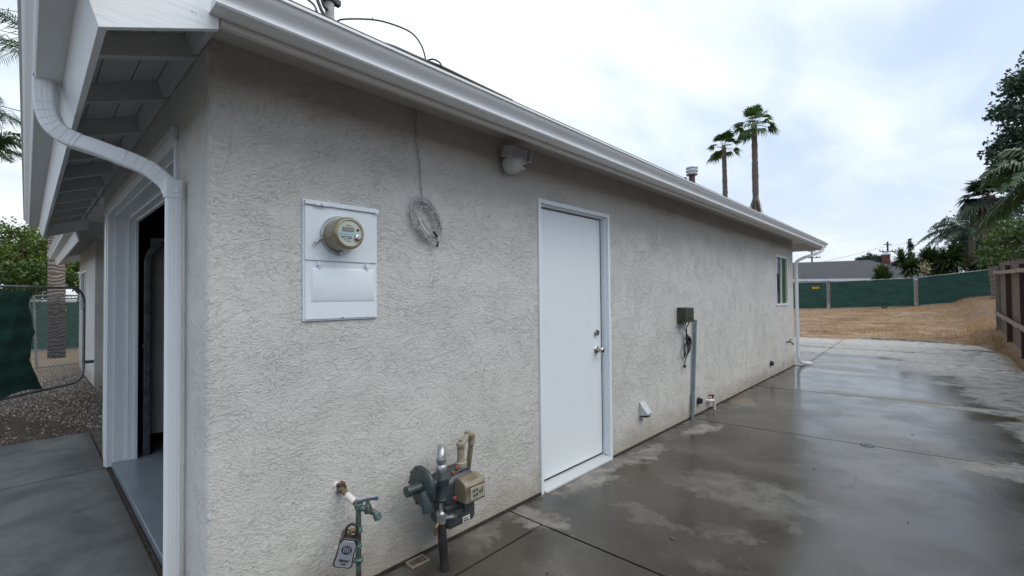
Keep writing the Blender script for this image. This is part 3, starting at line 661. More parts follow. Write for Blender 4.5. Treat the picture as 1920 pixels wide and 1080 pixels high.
def window(parent, x0, x1, z0, z1, axis='x', off=0., screenmat='glass'):
    def bx(m, a, b, d0, d1, za, zb):
        if axis == 'x': m.box((a, off + d0, za), (b, off + d1, zb))
        else: m.box((off + d0, a, za), (off + d1, b, zb))
    w = MB(); t = .035; xm = (x0 + x1) / 2
    bx(w, x0, x0 + t, -.014, .05, z0, z1); bx(w, x1 - t, x1, -.014, .05, z0, z1); bx(w, x0 + t + .0005, x1 - t - .0005, -.014, .05, z0, z0 + t); bx(w, x0 + t + .0005, x1 - t - .0005, -.014, .05, z1 - t, z1)
    bx(w, xm - .022, xm + .022, .002, .045, z0 + t + .0005, z1 - t - .0005)
    fr = w.build('window', 'vinyl', parent, .001)
    p = MB(); bx(p, x0 + t, xm - .0225, .022, .028, z0 + t, z1 - t); p.build('pane', screenmat, fr, smooth=False)
    p = MB(); bx(p, xm + .0225, x1 - t, .022, .028, z0 + t, z1 - t); p.build('pane', 'screen', fr, smooth=False)  # right pane: tree reflection comes from its green colour
    return fr
window(H, WI[0] - .01, WI[1] + .01, WI[2] - .01, WI[3] + .01)
def garage_opening():
    y0, y1, zt = .50, 3.13, 2.205
    f = MB()
    # far jamb in steps, header in steps, near jamb
    f.box((-.022, y1 - .012, .0), (.0, y1 + .038, zt + .012)); f.box((-.012, y1 - .045, .0), (.034, y1 - .0125, zt - .03)); f.box((.0345, y1 - .055, .0), (.12, y1 - .013, zt - .045)); f.box((.1205, y1 - .075, .0), (.166, y1 - .013, zt - .062)); f.box((.1665, y1 - .09, .0), (.19, y1 - .013, zt - .075))
    f.box((-.022, y0 - .0, zt - .012), (-.0005, y1 - .0125, zt + .040)); f.box((-.012, y0 + .04, zt - .045), (.034, y1 - .0455, zt - .0125)); f.box((.0345, y0 + .04, zt - .055), (.12, y1 - .0555, zt - .0005)); f.box((.1205, y0 + .04, zt - .075), (.166, y1 - .0755, zt - .0005)); f.box((.1665, y0 + .04, zt - .09), (.19, y1 - .0905, zt - .0005))
    f.box((-.012, y0 + .001, .0), (.19, y0 + .0395, zt - .02))
    f.build('doorway_frame', 'trim', H, .002)
    m = MB(); m.box((.024, .50, -.03), (4.5, 3.44, .035)); m.build('floor', 'garfloor', H, .004)
    # dark garage interior
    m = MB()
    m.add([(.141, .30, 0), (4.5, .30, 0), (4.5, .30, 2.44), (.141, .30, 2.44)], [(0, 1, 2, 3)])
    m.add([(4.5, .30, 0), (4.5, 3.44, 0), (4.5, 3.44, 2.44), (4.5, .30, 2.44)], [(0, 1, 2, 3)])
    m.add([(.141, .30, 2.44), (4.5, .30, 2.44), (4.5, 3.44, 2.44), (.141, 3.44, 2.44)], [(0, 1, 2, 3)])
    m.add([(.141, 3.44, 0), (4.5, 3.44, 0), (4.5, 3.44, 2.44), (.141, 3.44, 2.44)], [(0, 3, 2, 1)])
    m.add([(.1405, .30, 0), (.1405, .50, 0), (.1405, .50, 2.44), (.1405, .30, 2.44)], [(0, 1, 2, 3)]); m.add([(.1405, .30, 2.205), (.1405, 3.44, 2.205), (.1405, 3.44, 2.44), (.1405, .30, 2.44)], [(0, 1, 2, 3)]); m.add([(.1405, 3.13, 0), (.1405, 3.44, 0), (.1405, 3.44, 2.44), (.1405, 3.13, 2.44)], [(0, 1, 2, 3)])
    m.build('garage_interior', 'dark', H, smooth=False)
    m = MB(); m.box((.30, 3.20, .19), (4.4, 3.25, 2.0)); m.build('inner_wall_board', 'drywall', H, .002)
    m = MB()
    pth = [(.26, 3.10, .04), (.26, 3.10, 1.72)] + arc((.46, 3.10, 1.76), .20, math.pi, math.pi / 2, (1, 0, 0), (0, 0, 1), 8) + [(1.8, 3.10, 2.00), (3.0, 3.10, 2.02)]
    m.rect_tube(pth, .055, .035, (1, 0, .001), False); m.box((.222, 3.05, 1.0), (.24, 3.14, 1.03)); m.build('door_track', 'track', H, ang=50)
garage_opening()

# wing of the same house further on
Wg = thing('house_wing', (.31, 8.3, 0), 'low cream stucco wing beyond the garage, with a small white grid window', 'building')
def wing():
    m = MB(); x0, ya, yb = .31, 8.3, 11.6
    wallgrid(m, ya, yb, -.05, 2.5, [(9.75, 11.1, 1.19, 2.02)], lambda u, v: (x0, u, v), True)
    m.add([(x0, ya, -.05), (1.6, ya, -.05), (1.6, ya, 2.9), (x0, ya, 2.5)], [(0, 1, 2, 3)]); m.add([(x0, yb, -.05), (6, yb, -.05), (6, yb, 4), (x0, yb, 2.5)], [(0, 3, 2, 1)])
    m.build('wall', 'stucco', Wg, smooth=False)
    w = window(Wg, 9.75, 11.1, 1.19, 2.02, 'y', x0, 'glass')
    gr = MB()
    for z in (1.36, 1.53, 1.70, 1.87): gr.box((x0 + .012, 9.79, z - .008), (x0 + .021, 10.39, z + .008))
    for y in (9.94, 10.09, 10.24): gr.box((x0 + .0115, y - .008, 1.23), (x0 + .0215, y + .008, 1.98))
    gr.build('window_grid', 'vinyl', w, smooth=False)
    f = MB(); f.prism([(-.030, 2.20), (-.068, 2.325), (-.068, 2.43), (-.048, 2.436), (-.048, 2.325), (-.012, 2.207)], 'y', 5.96, 11.85); f.build('fascia', 'trim', Wg)
    f = MB(); f.prism([(-.03, 2.2), (.55, 2.2 + .37 * .58), (.55, 2.6), (-.068, 2.44), (-.068, 2.33)], 'y', 11.85, 11.88); f.build('rake_board', 'trim', Wg)
    pf = [(-.067 - o, 2.33 + z) for o, z in GP]; mb = MB(); mb.prism(pf, 'y', 5.96, 11.9); mb.prism(pf[:12], 'y', 11.9, 11.902); mb.build('gutter', 'alu', Wg, ang=28)
    s = MB(); k = .37; s.prism([(-.06, 2.532 + k * -.385), (.6, 2.532 + k * .28), (.6, 2.56 + k * .28), (-.06, 2.56 + k * -.385)], 'y', 5.96, 11.85); s.build('soffit', 'soffit', Wg, smooth=False)
    for i in range(10):
        y = 6.1 + i * .61; s = MB(); s.prism([(-.03, 2.312), (.33, 2.445), (.40, 2.47), (.40, 2.56), (-.03, 2.40)], 'y', y, y + .042); s.build('rafter', 'soffit', Wg)
    m = MB(); zf = lambda x: 2.45 + k * (x + .12)
    m.add([(-.12, 5.96, zf(-.12)), (5, 5.96, zf(5)), (5, 11.9, zf(5)), (-.12, 11.9, zf(-.12)), (-.12, 5.96, zf(-.12) + .02), (5, 5.96, zf(5) + .02), (5, 11.9, zf(5) + .02), (-.12, 11.9, zf(-.12) + .02)], [(0, 3, 2, 1), (4, 5, 6, 7), (0, 1, 5, 4), (1, 2, 6, 5), (2, 3, 7, 6), (3, 0, 4, 7)])
    m.build('roof', 'shingle', Wg, smooth=False)
wing()

# ------------------------------------------------------------------ things on the long wall
def meter_cabinet():
    t = thing('electric_meter_cabinet', (.556, 0, 1.6), 'white flush electric meter cabinet with raised lower door on the stucco wall', 'meter box')
    x0, x1, z0, z1 = .370, .742, 1.318, 1.878
    m = MB(); m.box((x0, -.010, z0), (x1, .01, z1)); m.build('back_flange', 'panel', t, .001)
    m = MB(); m.box((x0 + .006, -.020, 1.598), (x1 - .004, -.0105, 1.852)); m.build('upper_cover', 'panel', t, .0015)
    m = MB(); m.box((x0 + .004, -.032, 1.853), (x1, -.0105, 1.872)); m.box((x0 + .045, -.038, 1.850), (x0 + .10, -.0325, 1.862)); m.lathe((x0 + .075, -.038, 1.857), (0, -1, 0), [(0, .005), (.008, .005), (.010, .002)], 10)
    m.box((x1 - .022, -.037, 1.849), (x1 - .006, -.0325, 1.860)); m.build('top_flange', 'panel', t, .001)
    m = MB(); m.box((x0 + .008, -.016, z0 + .008), (x1 - .004, -.0105, 1.590)); pz = (x0 + .030, x1 - .014, 1.404, 1.566); pi = (x0 + .046, x1 - .030, 1.420, 1.550); m.add([(pz[0], -.0161, pz[2]), (pz[1], -.0161, pz[2]), (pz[1], -.0161, pz[3]), (pz[0], -.0161, pz[3]), (pi[0], -.024, pi[2]), (pi[1], -.024, pi[2]), (pi[1], -.024, pi[3]), (pi[0], -.024, pi[3])], [(4, 5, 6, 7), (0, 1, 5, 4), (1, 2, 6, 5), (2, 3, 7, 6), (3, 0, 4, 7)])
    for x in (x0 + .068, x1 - .062): m.box((x - .009, -.030, 1.574), (x + .009, -.0165, 1.592)); m.box((x - .002, -.027, 1.560), (x + .009, -.0265, 1.5735))
    m.lathe(((x0 + x1) / 2, -.016, z0 + .016), (0, -1, 0), [(0, .006), (.004, .006), (.006, .003)], 10); m.build('lower_door', 'panel', t, .0025, seg=3)
    m = MB(); c = Vector((.533, -.02, 1.722))
    m.lathe(c, (0, -1, 0), [(0, .090), (.014, .090), (.018, .086), (.018, .080)], 40); m.box((.526, -.044, 1.628), (.542, -.022, 1.638)); m.tube([(.446, -.03, 1.700), (.428, -.035, 1.690), (.412, -.04, 1.676)], .006, 8); m.build('clamp_ring', 'galv', t, ang=40)
    k = MB(); k.lathe(c, (0, -1, 0), [(.0185, .080), (.085, .077), (.104, .075), (.111, .072), (.116, .067), (.116, .060), (.111, .059)], 48)
    gl = k.build('glass_cover', 'lens', t, ang=50)
    d = MB(); yf = -.1315
    d.lathe((c.x, yf + .002, c.z), (0, -1, 0), [(0, .0592), (.002, .0592)], 40)
    dl = d.build('dial', 'dial', t, ang=40)
    d = MB(); d.box((c.x - .036, yf - .003, c.z + .008), (c.x + .022, yf, c.z + .028)); d.build('display', 'lcd', dl, .0005)
    d = MB(); d.box((c.x - .052, yf - .0016, c.z - .008), (c.x + .030, yf, c.z + .001)); d.build('stripe', 'cyan', dl, smooth=False)
    d = MB()
    for (a, b, z, h) in [(-.018, .006, .036, .003), (-.044, -.012, -.017, .003), (-.008, .010, -.017, .004), (-.044, -.020, -.023, .002), (-.012, .012, -.024, .004), (-.03, -.006, -.032, .002), (-.014, .008, -.038, .002)]:
        d.box((c.x + a, yf - .0013, c.z + z - h / 2), (c.x + b, yf, c.z + z + h / 2))
    d.build('dial_print', 'track', dl, smooth=False)
    d = MB(); d.lathe((c.x + .040, yf, c.z + .018), (0, -1, 0), [(0, .006), (.004, .006), (.005, .003)], 14); d.build('sensor_port', 'black', dl)
    d = MB(); d.lathe((c.x + .036, yf, c.z - .020), (0, -1, 0), [(0, .015), (.010, .014), (.012, .010)], 18); d.box((c.x + .0345, yf - .016, c.z - .030), (c.x + .0385, yf - .0122, c.z - .010)); d.build('reset_knob', 'nickel', dl)
meter_cabinet()
def cable_coil():
    t = thing('cable_coil', (1.0, -.02, 1.85), 'pale looped coil of cable hanging down the stucco wall from the eave', 'cable')
    rng = random.Random(5); m = MB()
    m.tube(spline([(.985, -.010, 2.52), (.990, -.012, 2.35), (1.012, -.012, 2.18), (1.020, -.012, 2.08), (1.025, -.014, 2.00), (1.030, -.02, 1.975)], 6), .0045, 6)
    m.build('hanging_cable', 'wirewhite', t)
    m = MB(); tilt = rad(28)
    for i in range(7):
        rx = .074 + rng.uniform(-.014, .020); rz = .112 + rng.uniform(-.012, .022); cx = 1.046 + rng.uniform(-.008, .014); cz = 1.845 + rng.uniform(-.02, .012)
        if i == 6: rx, rz = .045, .075
        tt = tilt + rng.uniform(-.12, .12); ph = rng.uniform(0, 6)
        pts = []
        for k in range(28):
            a = 2 * math.pi * k / 28; u = rx * math.cos(a); w = rz * math.sin(a) * (1 + .10 * math.sin(a))
            pts.append((cx + u * math.cos(tt) - w * math.sin(tt), -.022 - .007 * (i % 4) - .006 * math.sin(a * 2 + ph), cz + u * math.sin(tt) + w * math.cos(tt)))
        m.tube(pts, .0034, 6, closed=True)
    m.build('loop', 'wirewhite', t)
    m = MB(); m.tube(spline([(1.085, -.045, 1.80), (1.105, -.045, 1.77), (1.112, -.04, 1.735)], 5), .0035, 6); m.cm = 1; m.tube([(1.112, -.04, 1.738), (1.108, -.04, 1.708)], [.006, .005], 8); m.tube([(1.103, -.04, 1.728), (1.100, -.04, 1.712)], .003, 6)
    m.tube([(1.075, -.05, 1.79), (1.10, -.05, 1.765)], .006, 6)
    m.build('connector', ['wirewhite', 'black'], t)
cable_coil()
def seclight():
    t = thing('security_light', (1.75, 0, 2.35), 'off-white motion sensor security light under the eave, left above the door', 'lamp')
    m = MB(); m.box((1.72, -.025, 2.31), (1.82, .0, 2.41)); m.build('mount_plate', 'lampgrey', t, .006)
    m = MB(); R = Matrix.Translation((1.715, -.080, 2.362)) @ Matrix.Rotation(rad(4), 4, 'Y') @ Matrix.Rotation(rad(10), 4, 'X')
    m.box((-.078, -.046, -.036), (.078, .045, .044), R); h = m.build('lamp_head', 'lampgrey', t, .008)
    m = MB(); m.box((-.062, -.0495, -.026), (.060, -.0465, .030), R); m.build('lens', 'lampglass', h, .002)
    m = MB(); m.lathe((1.703, -.075, 2.328), (0, -.10, -1), [(0, .066), (.02, .071), (.045, .070), (.070, .058), (.088, .035), (.094, .006)], 28); m.prism([(1.735, 2.262), (1.785, 2.268), (1.790, 2.33), (1.72, 2.33)], 'y', -.125, -.05); m.build('sensor_dome', 'lampgrey', t, .006, ang=50)
    m = MB(); m.box((1.742, -.1305, 2.280), (1.778, -.1255, 2.294)); m.build('sensor_eye', 'track', t)
    m = MB(); m.tube([(1.79, -.08, 2.375), (1.84, -.085, 2.375)], .011, 10); R = Matrix.Translation((1.86, -.09, 2.378)) @ Matrix.Rotation(rad(14), 4, 'Y')
    m.box((-.010, -.022, -.040), (.012, .022, .038), R); m.build('side_arm', 'lampgrey', t, .003)
seclight()
def gas_meter():
    t = thing('gas_meter', (1.13, -.15, .15), 'grey gas meter with round green regulator and tan index box, low on the stucco wall', 'gas meter')
    # body: rounded pan with flange seam
    m = MB(); m.box((1.022, -.232, .195), (1.222, -.055, .465)); b = m.build('meter_body', 'gasgrey', t, .035, seg=4)
    m = MB(); m.prism([(1.010, .40), (1.035, .455), (1.07, .472), (1.18, .472), (1.21, .455), (1.235, .40), (1.235, .33), (1.010, .33)], 'y', -.224, -.075); m.build('upper_case', 'gasgrey', b, .018, seg=3)
    m = MB(); m.prism([(1.006, .316), (1.239, .316), (1.239, .332), (1.006, .332)], 'y', -.239, -.05); 
    for x in (1.02, 1.07, 1.12, 1.17, 1.225): m.lathe((x, -.236, .324), (0, -1, 0), [(0, .006), (.008, .006)], 8)
    m.build('seam_flange', 'gasgrey', b, .002)
    m = MB(); m.prism([(1.085, .473), (1.125, .485), (1.175, .485), (1.215, .473)], 'y', -.20, -.10); m.build('top_plate', 'gasgrey', b, .004)
    for x, y, z in ((1.075, -.205, .478), (1.120, -.185, .488), (1.045, -.25, .375)):
        k = MB(); k.lathe((x, y, z), (0, 0, 1) if z > .4 else (0, -1, 0), [(0, .010), (.012, .010), (.016, .005)], 12); k.build('seal_plug', 'orange', b)
    # index box
    m = MB(); m.prism([(-.225, .350), (-.225, .455), (-.25, .475), (-.305, .458), (-.32, .438), (-.32, .350)], 'x', 1.065, 1.205); ix = m.build('index_box', 'idx', t, .008, seg=3)
    m = MB(); m.box((1.095, -.324, .362), (1.198, -.3205, .428)); ifc = m.build('index_face', 'idxface', ix, .002)
    m = MB()
    for x, z in ((1.118, .410), (1.140, .410), (1.118, .384), (1.138, .386), (1.160, .395)): m.lathe((x, -.324, z), (0, -1, 0), [(0, .0075), (.0015, .0075)], 12)
    m.box((1.175, -.3255, .382), (1.179, -.324, .414)); m.build('index_dial', 'track', ifc, smooth=False)
    m = MB(); m.box((1.06, -.241, .270), (1.115, -.2325, .300)); m.box((1.125, -.2405, .275), (1.165, -.2325, .312)); m.build('name_plate', 'track', b, .001)
    m = MB(); m.box((1.115, -.2365, .215), (1.165, -.2325, .245)); m.build('paper_label', 'putty', b, smooth=False)
    m = MB(); m.box((1.121, -.2380, .220), (1.158, -.2366, .226)); m.box((1.121, -.2380, .232), (1.146, -.2366, .236)); m.build('label_bars', 'black', b, smooth=False)
    # regulator
    cx, cy, cz = .915, -.165, .455
    m = MB(); m.lathe((cx - .02, cy, cz), (1, 0, 0), [(-.012, .03), (-.010, .075), (-.002, .098), (.004, .104), (.012, .104), (.016, .098), (.028, .090), (.042, .060), (.05, .028)], 40)
    for k in range(10):
        a = 2 * math.pi * k / 10; m.lathe((cx - .028, cy + .095 * math.cos(a), cz + .095 * math.sin(a)), (1, 0, 0), [(0, .006), (.026, .006)], 8)
    rg = m.build('regulator', 'regul', t, ang=40)
    m = MB(); m.lathe((cx - .02, cy - .01, cz + .005), (-1, 0, 0), [(0, .032), (.02, .026), (.05, .022), (.072, .022), (.074, .027), (.092, .027), (.094, .018)], 20)
    m.tube([(cx - .02, cy - .03, cz - .02), (cx - .025, cy - .06, cz - .06), (cx - .025, cy - .07, cz - .105)], [.034, .030, .030], 14); m.build('vent_nozzle', 'regul', rg, ang=40)
    m = MB(); m.tube([(.935, cy, cz), (1.01, -.185, .45)], .026, 14); m.lathe((1.01, -.19, .358), (0, 0, 1), [(0, .034), (.010, .039), (.020, .033), (.085, .034), (.100, .039), (.115, .036), (.120, .02)], 20); m.build('regulator_body', 'regul', t, ang=40)
    m = MB(); m.tube([(1.03, -.19, .395), (1.10, -.25, .385), (1.13, -.25, .37)], .015, 10); m.build('link_pipe', 'regul', t)
    # galvanised riser, union and elbow back to the wall
    m = MB(); m.tube([(1.01, -.19, .47), (1.01, -.19, .53)], .020, 12); m.lathe((1.01, -.19, .500), (0, 0, 1), [(0, .024), (.01, .030), (.035, .030), (.045, .023), (.06, .027), (.075, .027)], 6 * 3)
    m.tube([(1.01, -.19, .55)] + arc((1.037, -.155, .570), .044, math.pi, 0, (.61, .79, 0), (0, 0, 1), 10) + [(1.064, -.120, .46)], .021, 12); m.build('galvanised_riser', 'galv', t, ang=40)
    m = MB(); m.tube([(1.01, -.19, .38), (1.01, -.19, .305)], .013, 10); m.lathe((1.01, -.19, .235), (0, 0, 1), [(0, .020), (.012, .027), (.03, .024), (.045, .030), (.06, .030), (.07, .020)], 16); m.tube([(1.01, -.19, .265), (1.045, -.235, .275)], .014, 10); m.lathe((1.045, -.235, .275), (.5, -.8, .1), [(0, .013), (.012, .013)], 10)
    m.cm = 1; m.lathe((1.055, -.248, .277), (.5, -.8, .1), [(0, .010), (.008, .010)], 8); m.tube([(.985, -.19, .245), (.965, -.20, .235), (.96, -.20, .20)], .009, 8)
    m.build('shutoff_valve', ['galv', 'brass'], t, ang=40)
    m = MB(); m.tube(spline([(1.01, -.19, .240), (1.011, -.194, .15), (1.013, -.202, .07), (1.015, -.210, -.03)], 5), .023, 14)
    
    m.build('sleeved_feed_pipe', 'black', t)
    # outlet: tan pipe rising from the case, across and down behind
    m = MB(); m.lathe((1.165, -.165, .480), (0, 0, 1), [(0, .026), (.006, .034), (.028, .034), (.034, .024), (.05, .021), (.11, .021), (.115, .026), (.135, .026), (.14, .018)], 12)
    m.lathe((1.165, -.165, .615), (0, 0, 1), [(0, .013), (.018, .013)], 6)
    m.tube([(1.165, -.165, .600), (1.235, -.145, .640)], .017, 12); m.tube(arc((1.238, -.145, .612), .030, math.pi / 2 + .4, 0, (1, .1, 0), (0, 0, 1), 6), .021, 12)
    m.tube([(1.268, -.142, .615), (1.268, -.10, .40), (1.268, -.05, .36), (1.268, .0, .35)], .016, 12); m.lathe((1.268, -.138, .60), (0, 0, -1), [(0, .021), (.02, .021)], 12); m.build('outlet_pipe', 'tanpipe', t, ang=40)
gas_meter()
def standpipe():
    t = thing('garden_tap', (.578, -.12, 0), 'corroded copper standpipe with blue tap handle rising beside the wall', 'water tap')
    m = MB(); rng = random.Random(2)
    for i in range(9):
        a = rng.uniform(0, 6.28); r = rng.uniform(.0, .035); m.lathe((.543 + .75 * r * math.cos(a), .004, .518 + .75 * r * math.sin(a)), (rng.uniform(-.2, .2), -1, 0), [(0, .020), (.006, .014), (.009, .004)], 9)
    m.build('plaster_patch', 'putty', t)
    m = MB()
    for i in range(10):
        a = rng.uniform(0, 6.28); r = rng.uniform(.0, .024); m.lathe((.545 + r * math.cos(a), -.006, .515 + r * math.sin(a)), (rng.uniform(-.5, .5), -1, rng.uniform(-.5, .5)), [(0, .012), (.014, .009), (.026, .003)], 7)
    m.build('torn_edge', 'mastic', t)
    m = MB(); m.tube(spline([(.545, -.0, .518), (.555, -.05, .495), (.572, -.095, .468), (.578, -.118, .455)], 4), .013, 12); m.cm = 1; m.tube([(.553, -.055, .492), (.570, -.10, .468)], .0165, 12); m.build('inlet_pipe', ['brass', 'putty'], t)
    m = MB(); m.tube([(.578, -.12, .462), (.578, -.12, -.02)], .0125, 12)
    for z, r in ((.45, .020), (.44, .018), (.340, .017), (.33, .019), (.26, .016), (.195, .022), (.06, .018), (.025, .024)): m.lathe((.578, -.12, z), (0, 0, 1), [(0, r * .8), (.003, r), (.014, r), (.018, r * .8)], 12)
    m.build('riser', 'patina', t, ang=40)
    m = MB(); m.tube([(.578, -.12, .445), (.620, -.145, .430)], .014, 10); m.lathe((.614, -.142, .415), (0, 0, 1), [(0, .016), (.02, .019), (.035, .014), (.055, .008), (.062, .010)], 12); m.tube([(.618, -.145, .425), (.640, -.158, .412), (.648, -.163, .395)], [.013, .014, .016], 12); m.lathe((.648, -.163, .400), (.3, -.3, -1), [(0, .018), (.02, .019)], 14)
    m.build('valve', 'patina', t, ang=40)
    m = MB(); m.lathe((.6545, -.170, .3835), (.3, -.3, -1), [(0, .0155), (.004, .013), (.006, .008)], 14); m.build('outlet_mouth', 'black', t)
    m = MB(); 
    for k in (-1, 1): m.tube([(.6145, -.142, .478), (.6145 + k * .036, -.142 - k * .012, .474)], [.0055, .008], 8); m.lathe((.6145 + k * .036, -.142 - k * .012, .474), (k, 0, 0), [(-.009, .006), (0, .0095), (.009, .006)], 8)
    m.build('handle', 'blue', t)
    m = MB(); m.tube([(.578, -.12, .345), (.525, -.128, .355)], .012, 10); m.lathe((.520, -.128, .355), (-1, -.2, 0), [(0, .018), (.01, .020), (.022, .014)], 12); m.cm = 1; m.lathe((.498, -.132, .355), (-1, -.2, 0), [(-.004, .008), (.006, .008)], 8); m.build('side_valve', ['brass', 'orange'], t)
standpipe()
def lockbox():
    t = thing('key_lock_box', (.50, -.17, .2), 'grey and black key lock box hanging on the corroded standpipe', 'lock box')
    R = Matrix.Translation((.484, -.185, .305)) @ Matrix.Rotation(rad(-32), 4, 'Z') @ Matrix.Rotation(rad(15), 4, 'Y')
    m = MB(); pr = [(-.034, -.062), (.034, -.062), (.042, -.05), (.037, .0), (.040, .045), (.026, .066), (-.026, .066), (-.040, .045), (-.037, .0), (-.042, -.05)]
    m.prism(pr, 'y', -.022, .022, R); b = m.build('case', 'blk_plastic', t, .006, seg=3)
    m = MB(); m.prism([(x * .86, z * .88) for x, z in pr], 'y', -.0265, -.0225, R); fc = m.build('face', 'lockface', b, .0015)
    m = MB(); m.prism([(.022 * math.cos(a), .020 + .018 * math.sin(a)) for a in [i * math.pi / 8 for i in range(16)]], 'y', -.0280, -.0268, R); m.build('dial_window', 'blk_plastic', fc)
    m = MB(); 
    for i in range(4): m.box((-.014 + i * .0078, -.0295, .010), (-.0095 + i * .0078, -.0282, .032), R)
    m.build('number_wheel', 'lockface', fc)
    m = MB(); m.tube([R @ Vector(p) for p in [(-.020, 0, .055), (-.022, 0, .085)] + [tuple(v) for v in arc((0, 0, .095), .024, math.pi, 0, (1, 0, 0), (0, 0, 1), 10)] + [(.022, 0, .085), (.020, 0, .055)]], .006, 8); m.build('shackle', 'black', t)
    for txt, dz, sz in (('Master', -.030, .0155), ('Lock', -.043, .010)):
        c = bpy.data.curves.new('t', 'FONT'); c.body = txt; c.size = sz; c.extrude = .0006; c.align_x = 'CENTER'; c.shear = .25; c.offset = .0004
        o = bpy.data.objects.new('t', c); COL.objects.link(o); dg = bpy.context.evaluated_depsgraph_get(); me = bpy.data.meshes.new_from_object(o.evaluated_get(dg)); bpy.data.objects.remove(o)
        me.transform(R @ Matrix.Translation((0, -.0272, dz)) @ Matrix.Rotation(rad(90), 4, 'X')); me.materials.clear(); me.materials.append(MT['black'])
        w = bpy.data.objects.new('lettering', me); COL.objects.link(w); w.parent = fc
lockbox()
def small_wall_things():
    # drain box in the slab edge
    t = thing('drain_box', (.965, -.03, 0), 'small open plastic drain box set in the concrete at the foot of the wall', 'drain')
    m = MB(); R = Matrix.Translation((.955, -.048, .002)) @ Matrix.Rotation(rad(-2), 4, 'Z')
    for a, b in (((-.055, -.035, 0), (.055, -.029, .012)), ((-.055, .029, 0), (.055, .035, .012)), ((-.055, -.0288, 0), (-.049, .0288, .012)), ((.049, -.0288, 0), (.055, .0288, .012))): m.box(a, b, R)
    m.build('rim', 'tanpipe', t, .001); m = MB(); m.box((-.048, -.028, 0.0), (.048, .028, .004), R); m.build('debris', 'mastic', t)
    # outdoor outlet box
    t = thing('outlet_box', (4.55, 0, 1.2), 'olive green weatherproof outlet box on the wall right of the door', 'outlet box')
    m = MB(); m.box((4.43, -.055, 1.115), (4.65, -.0, 1.285)); b = m.build('back_box', 'gbox', t, .008)
    m = MB(); m.box((4.435, -.105, 1.12), (4.645, -.0555, 1.28)); m.box((4.50, -.113, 1.16), (4.60, -.1055, 1.19)); m.build('cover', 'gbox', t, .010); m = MB(); m.box((4.645, -.09, 1.17), (4.662, -.06, 1.23)); m.build('latch', 'gbox', t, .003)
    t = thing('power_cord', (4.6, -.03, .9), 'black cord tied in loops below the green outlet box', 'cord')
    m = MB(); rng = random.Random(7)
    m.tube(spline([(4.50, -.07, 1.115), (4.52, -.05, 1.05), (4.585, -.04, .99), (4.60, -.04, .96)], 5), .0055, 6); m.tube(spline([(4.60, -.07, 1.115), (4.60, -.04, 1.06), (4.59, -.04, 1.01), (4.60, -.04, .95)], 5), .0055, 6)
    for i in range(4): cz = .93 - .01 * i; pts = [(4.625 + (.03 + .008 * i) * math.cos(a) - .2 * .06 * math.sin(a), -.03 - .008 * i, cz + .055 * math.sin(a)) for a in [k * math.pi / 8 for k in range(16)]]; m.tube(pts, .0055, 6, closed=True)
    for i in range(3): pts = [(4.595 + (.055 + .014 * i) * math.cos(a) + .02 * math.sin(a), -.03 - .008 * i, .805 + .01 * i + (.085 - .01 * i) * math.sin(a)) for a in [k * math.pi / 8 for k in range(16)]]; m.tube(pts, .0055, 6, closed=True)
    m.tube(spline([(4.61, -.03, .88), (4.64, -.03, .80), (4.60, -.03, .73), (4.555, -.03, .68), (4.545, -.03, .64)], 5), .0055, 6); m.build('looped_cable', 'blk_plastic', t)
    m = MB(); m.lathe((4.545, -.03, .645), (0, 0, -1), [(0, .010), (.01, .016), (.03, .018), (.034, .004)], 10); m.tube([(4.538, -.03, .612), (4.538, -.03, .595)], .003, 5); m.build('plug', 'blk_plastic', t)
    t = thing('conduit_pipe', (4.80, -.03, 0), 'blue-grey upright conduit pipe leaning by the green outlet box', 'conduit')
    m = MB(); m.tube([(4.735, -.028, -.01), (4.80, -.028, .42), (4.875, -.03, 1.13)], .019, 12); m.build('pipe', 'conduit', t); m = MB(); m.tube([(4.758, -.028, .14), (4.777, -.028, .27)], .023, 12); m.build('coupling', 'conduit', t)
    # dryer hood
    t = thing('dryer_vent_hood', (3.60, 0, .34), 'shiny galvanised dryer vent hood low on the wall right of the door', 'vent')
    m = MB(); m.prism([(-.001, .270), (-.001, .395), (-.016, .395), (-.085, .300), (-.085, .285)], 'x', 3.53, 3.625); m.build('hood', 'galvlt', t, .002)
    m = MB(); m.box((3.54, -.075, .262), (3.615, -.005, .2695)); m.build('flap', 'black', t)
    for x, z, r, lab in ((4.985, .165, .032, 'black plastic pipe stub poking from the wall beside the leaning conduit'), (8.20, .245, .036, 'black plastic pipe stub low on the wall under the small window')):
        t = thing('pipe_stub', (x, 0, z), lab, 'pipe', 'black pipe stubs')
        m = MB(); m.lathe((x, .01, z), (.15, -1, 0), [(0, r * 1.25), (.03, r * 1.25), (.032, r), (.06, r), (.06, r * .8), (.045, r * .8)], 16); m.build('pipe', 'abs', t); m = MB(); m.lathe((x, .0, z), (.15, -1, 0), [(.03, r * .7), (.042, r * .7)], 8); m.build('cap', 'black', t)
    t = thing('drain_elbow', (5.33, -.05, .12), 'white plastic pipe elbow with copper stub at the foot of the wall', 'pipe')
    m = MB(); m.tube([(5.25, .0, .120), (5.26, -.045, .122), (5.30, -.055, .122), (5.345, -.055, .112), (5.365, -.055, .085), (5.365, -.055, -.01)], .017, 12); m.build('plastic_elbow', 'pvc', t)
    m = MB(); m.tube([(5.33, 0, .175), (5.335, -.04, .175), (5.345, -.045, .160), (5.345, -.045, .11)], .010, 10); m.lathe((5.335, -.040, .175), (.7, -.5, 0), [(0, .014), (.03, .014)], 10); m.build('copper_stub', 'copper', t)
    t = thing('hose_tap', (9.35, 0, .52), 'small brass hose tap on the wall below the window', 'water tap')
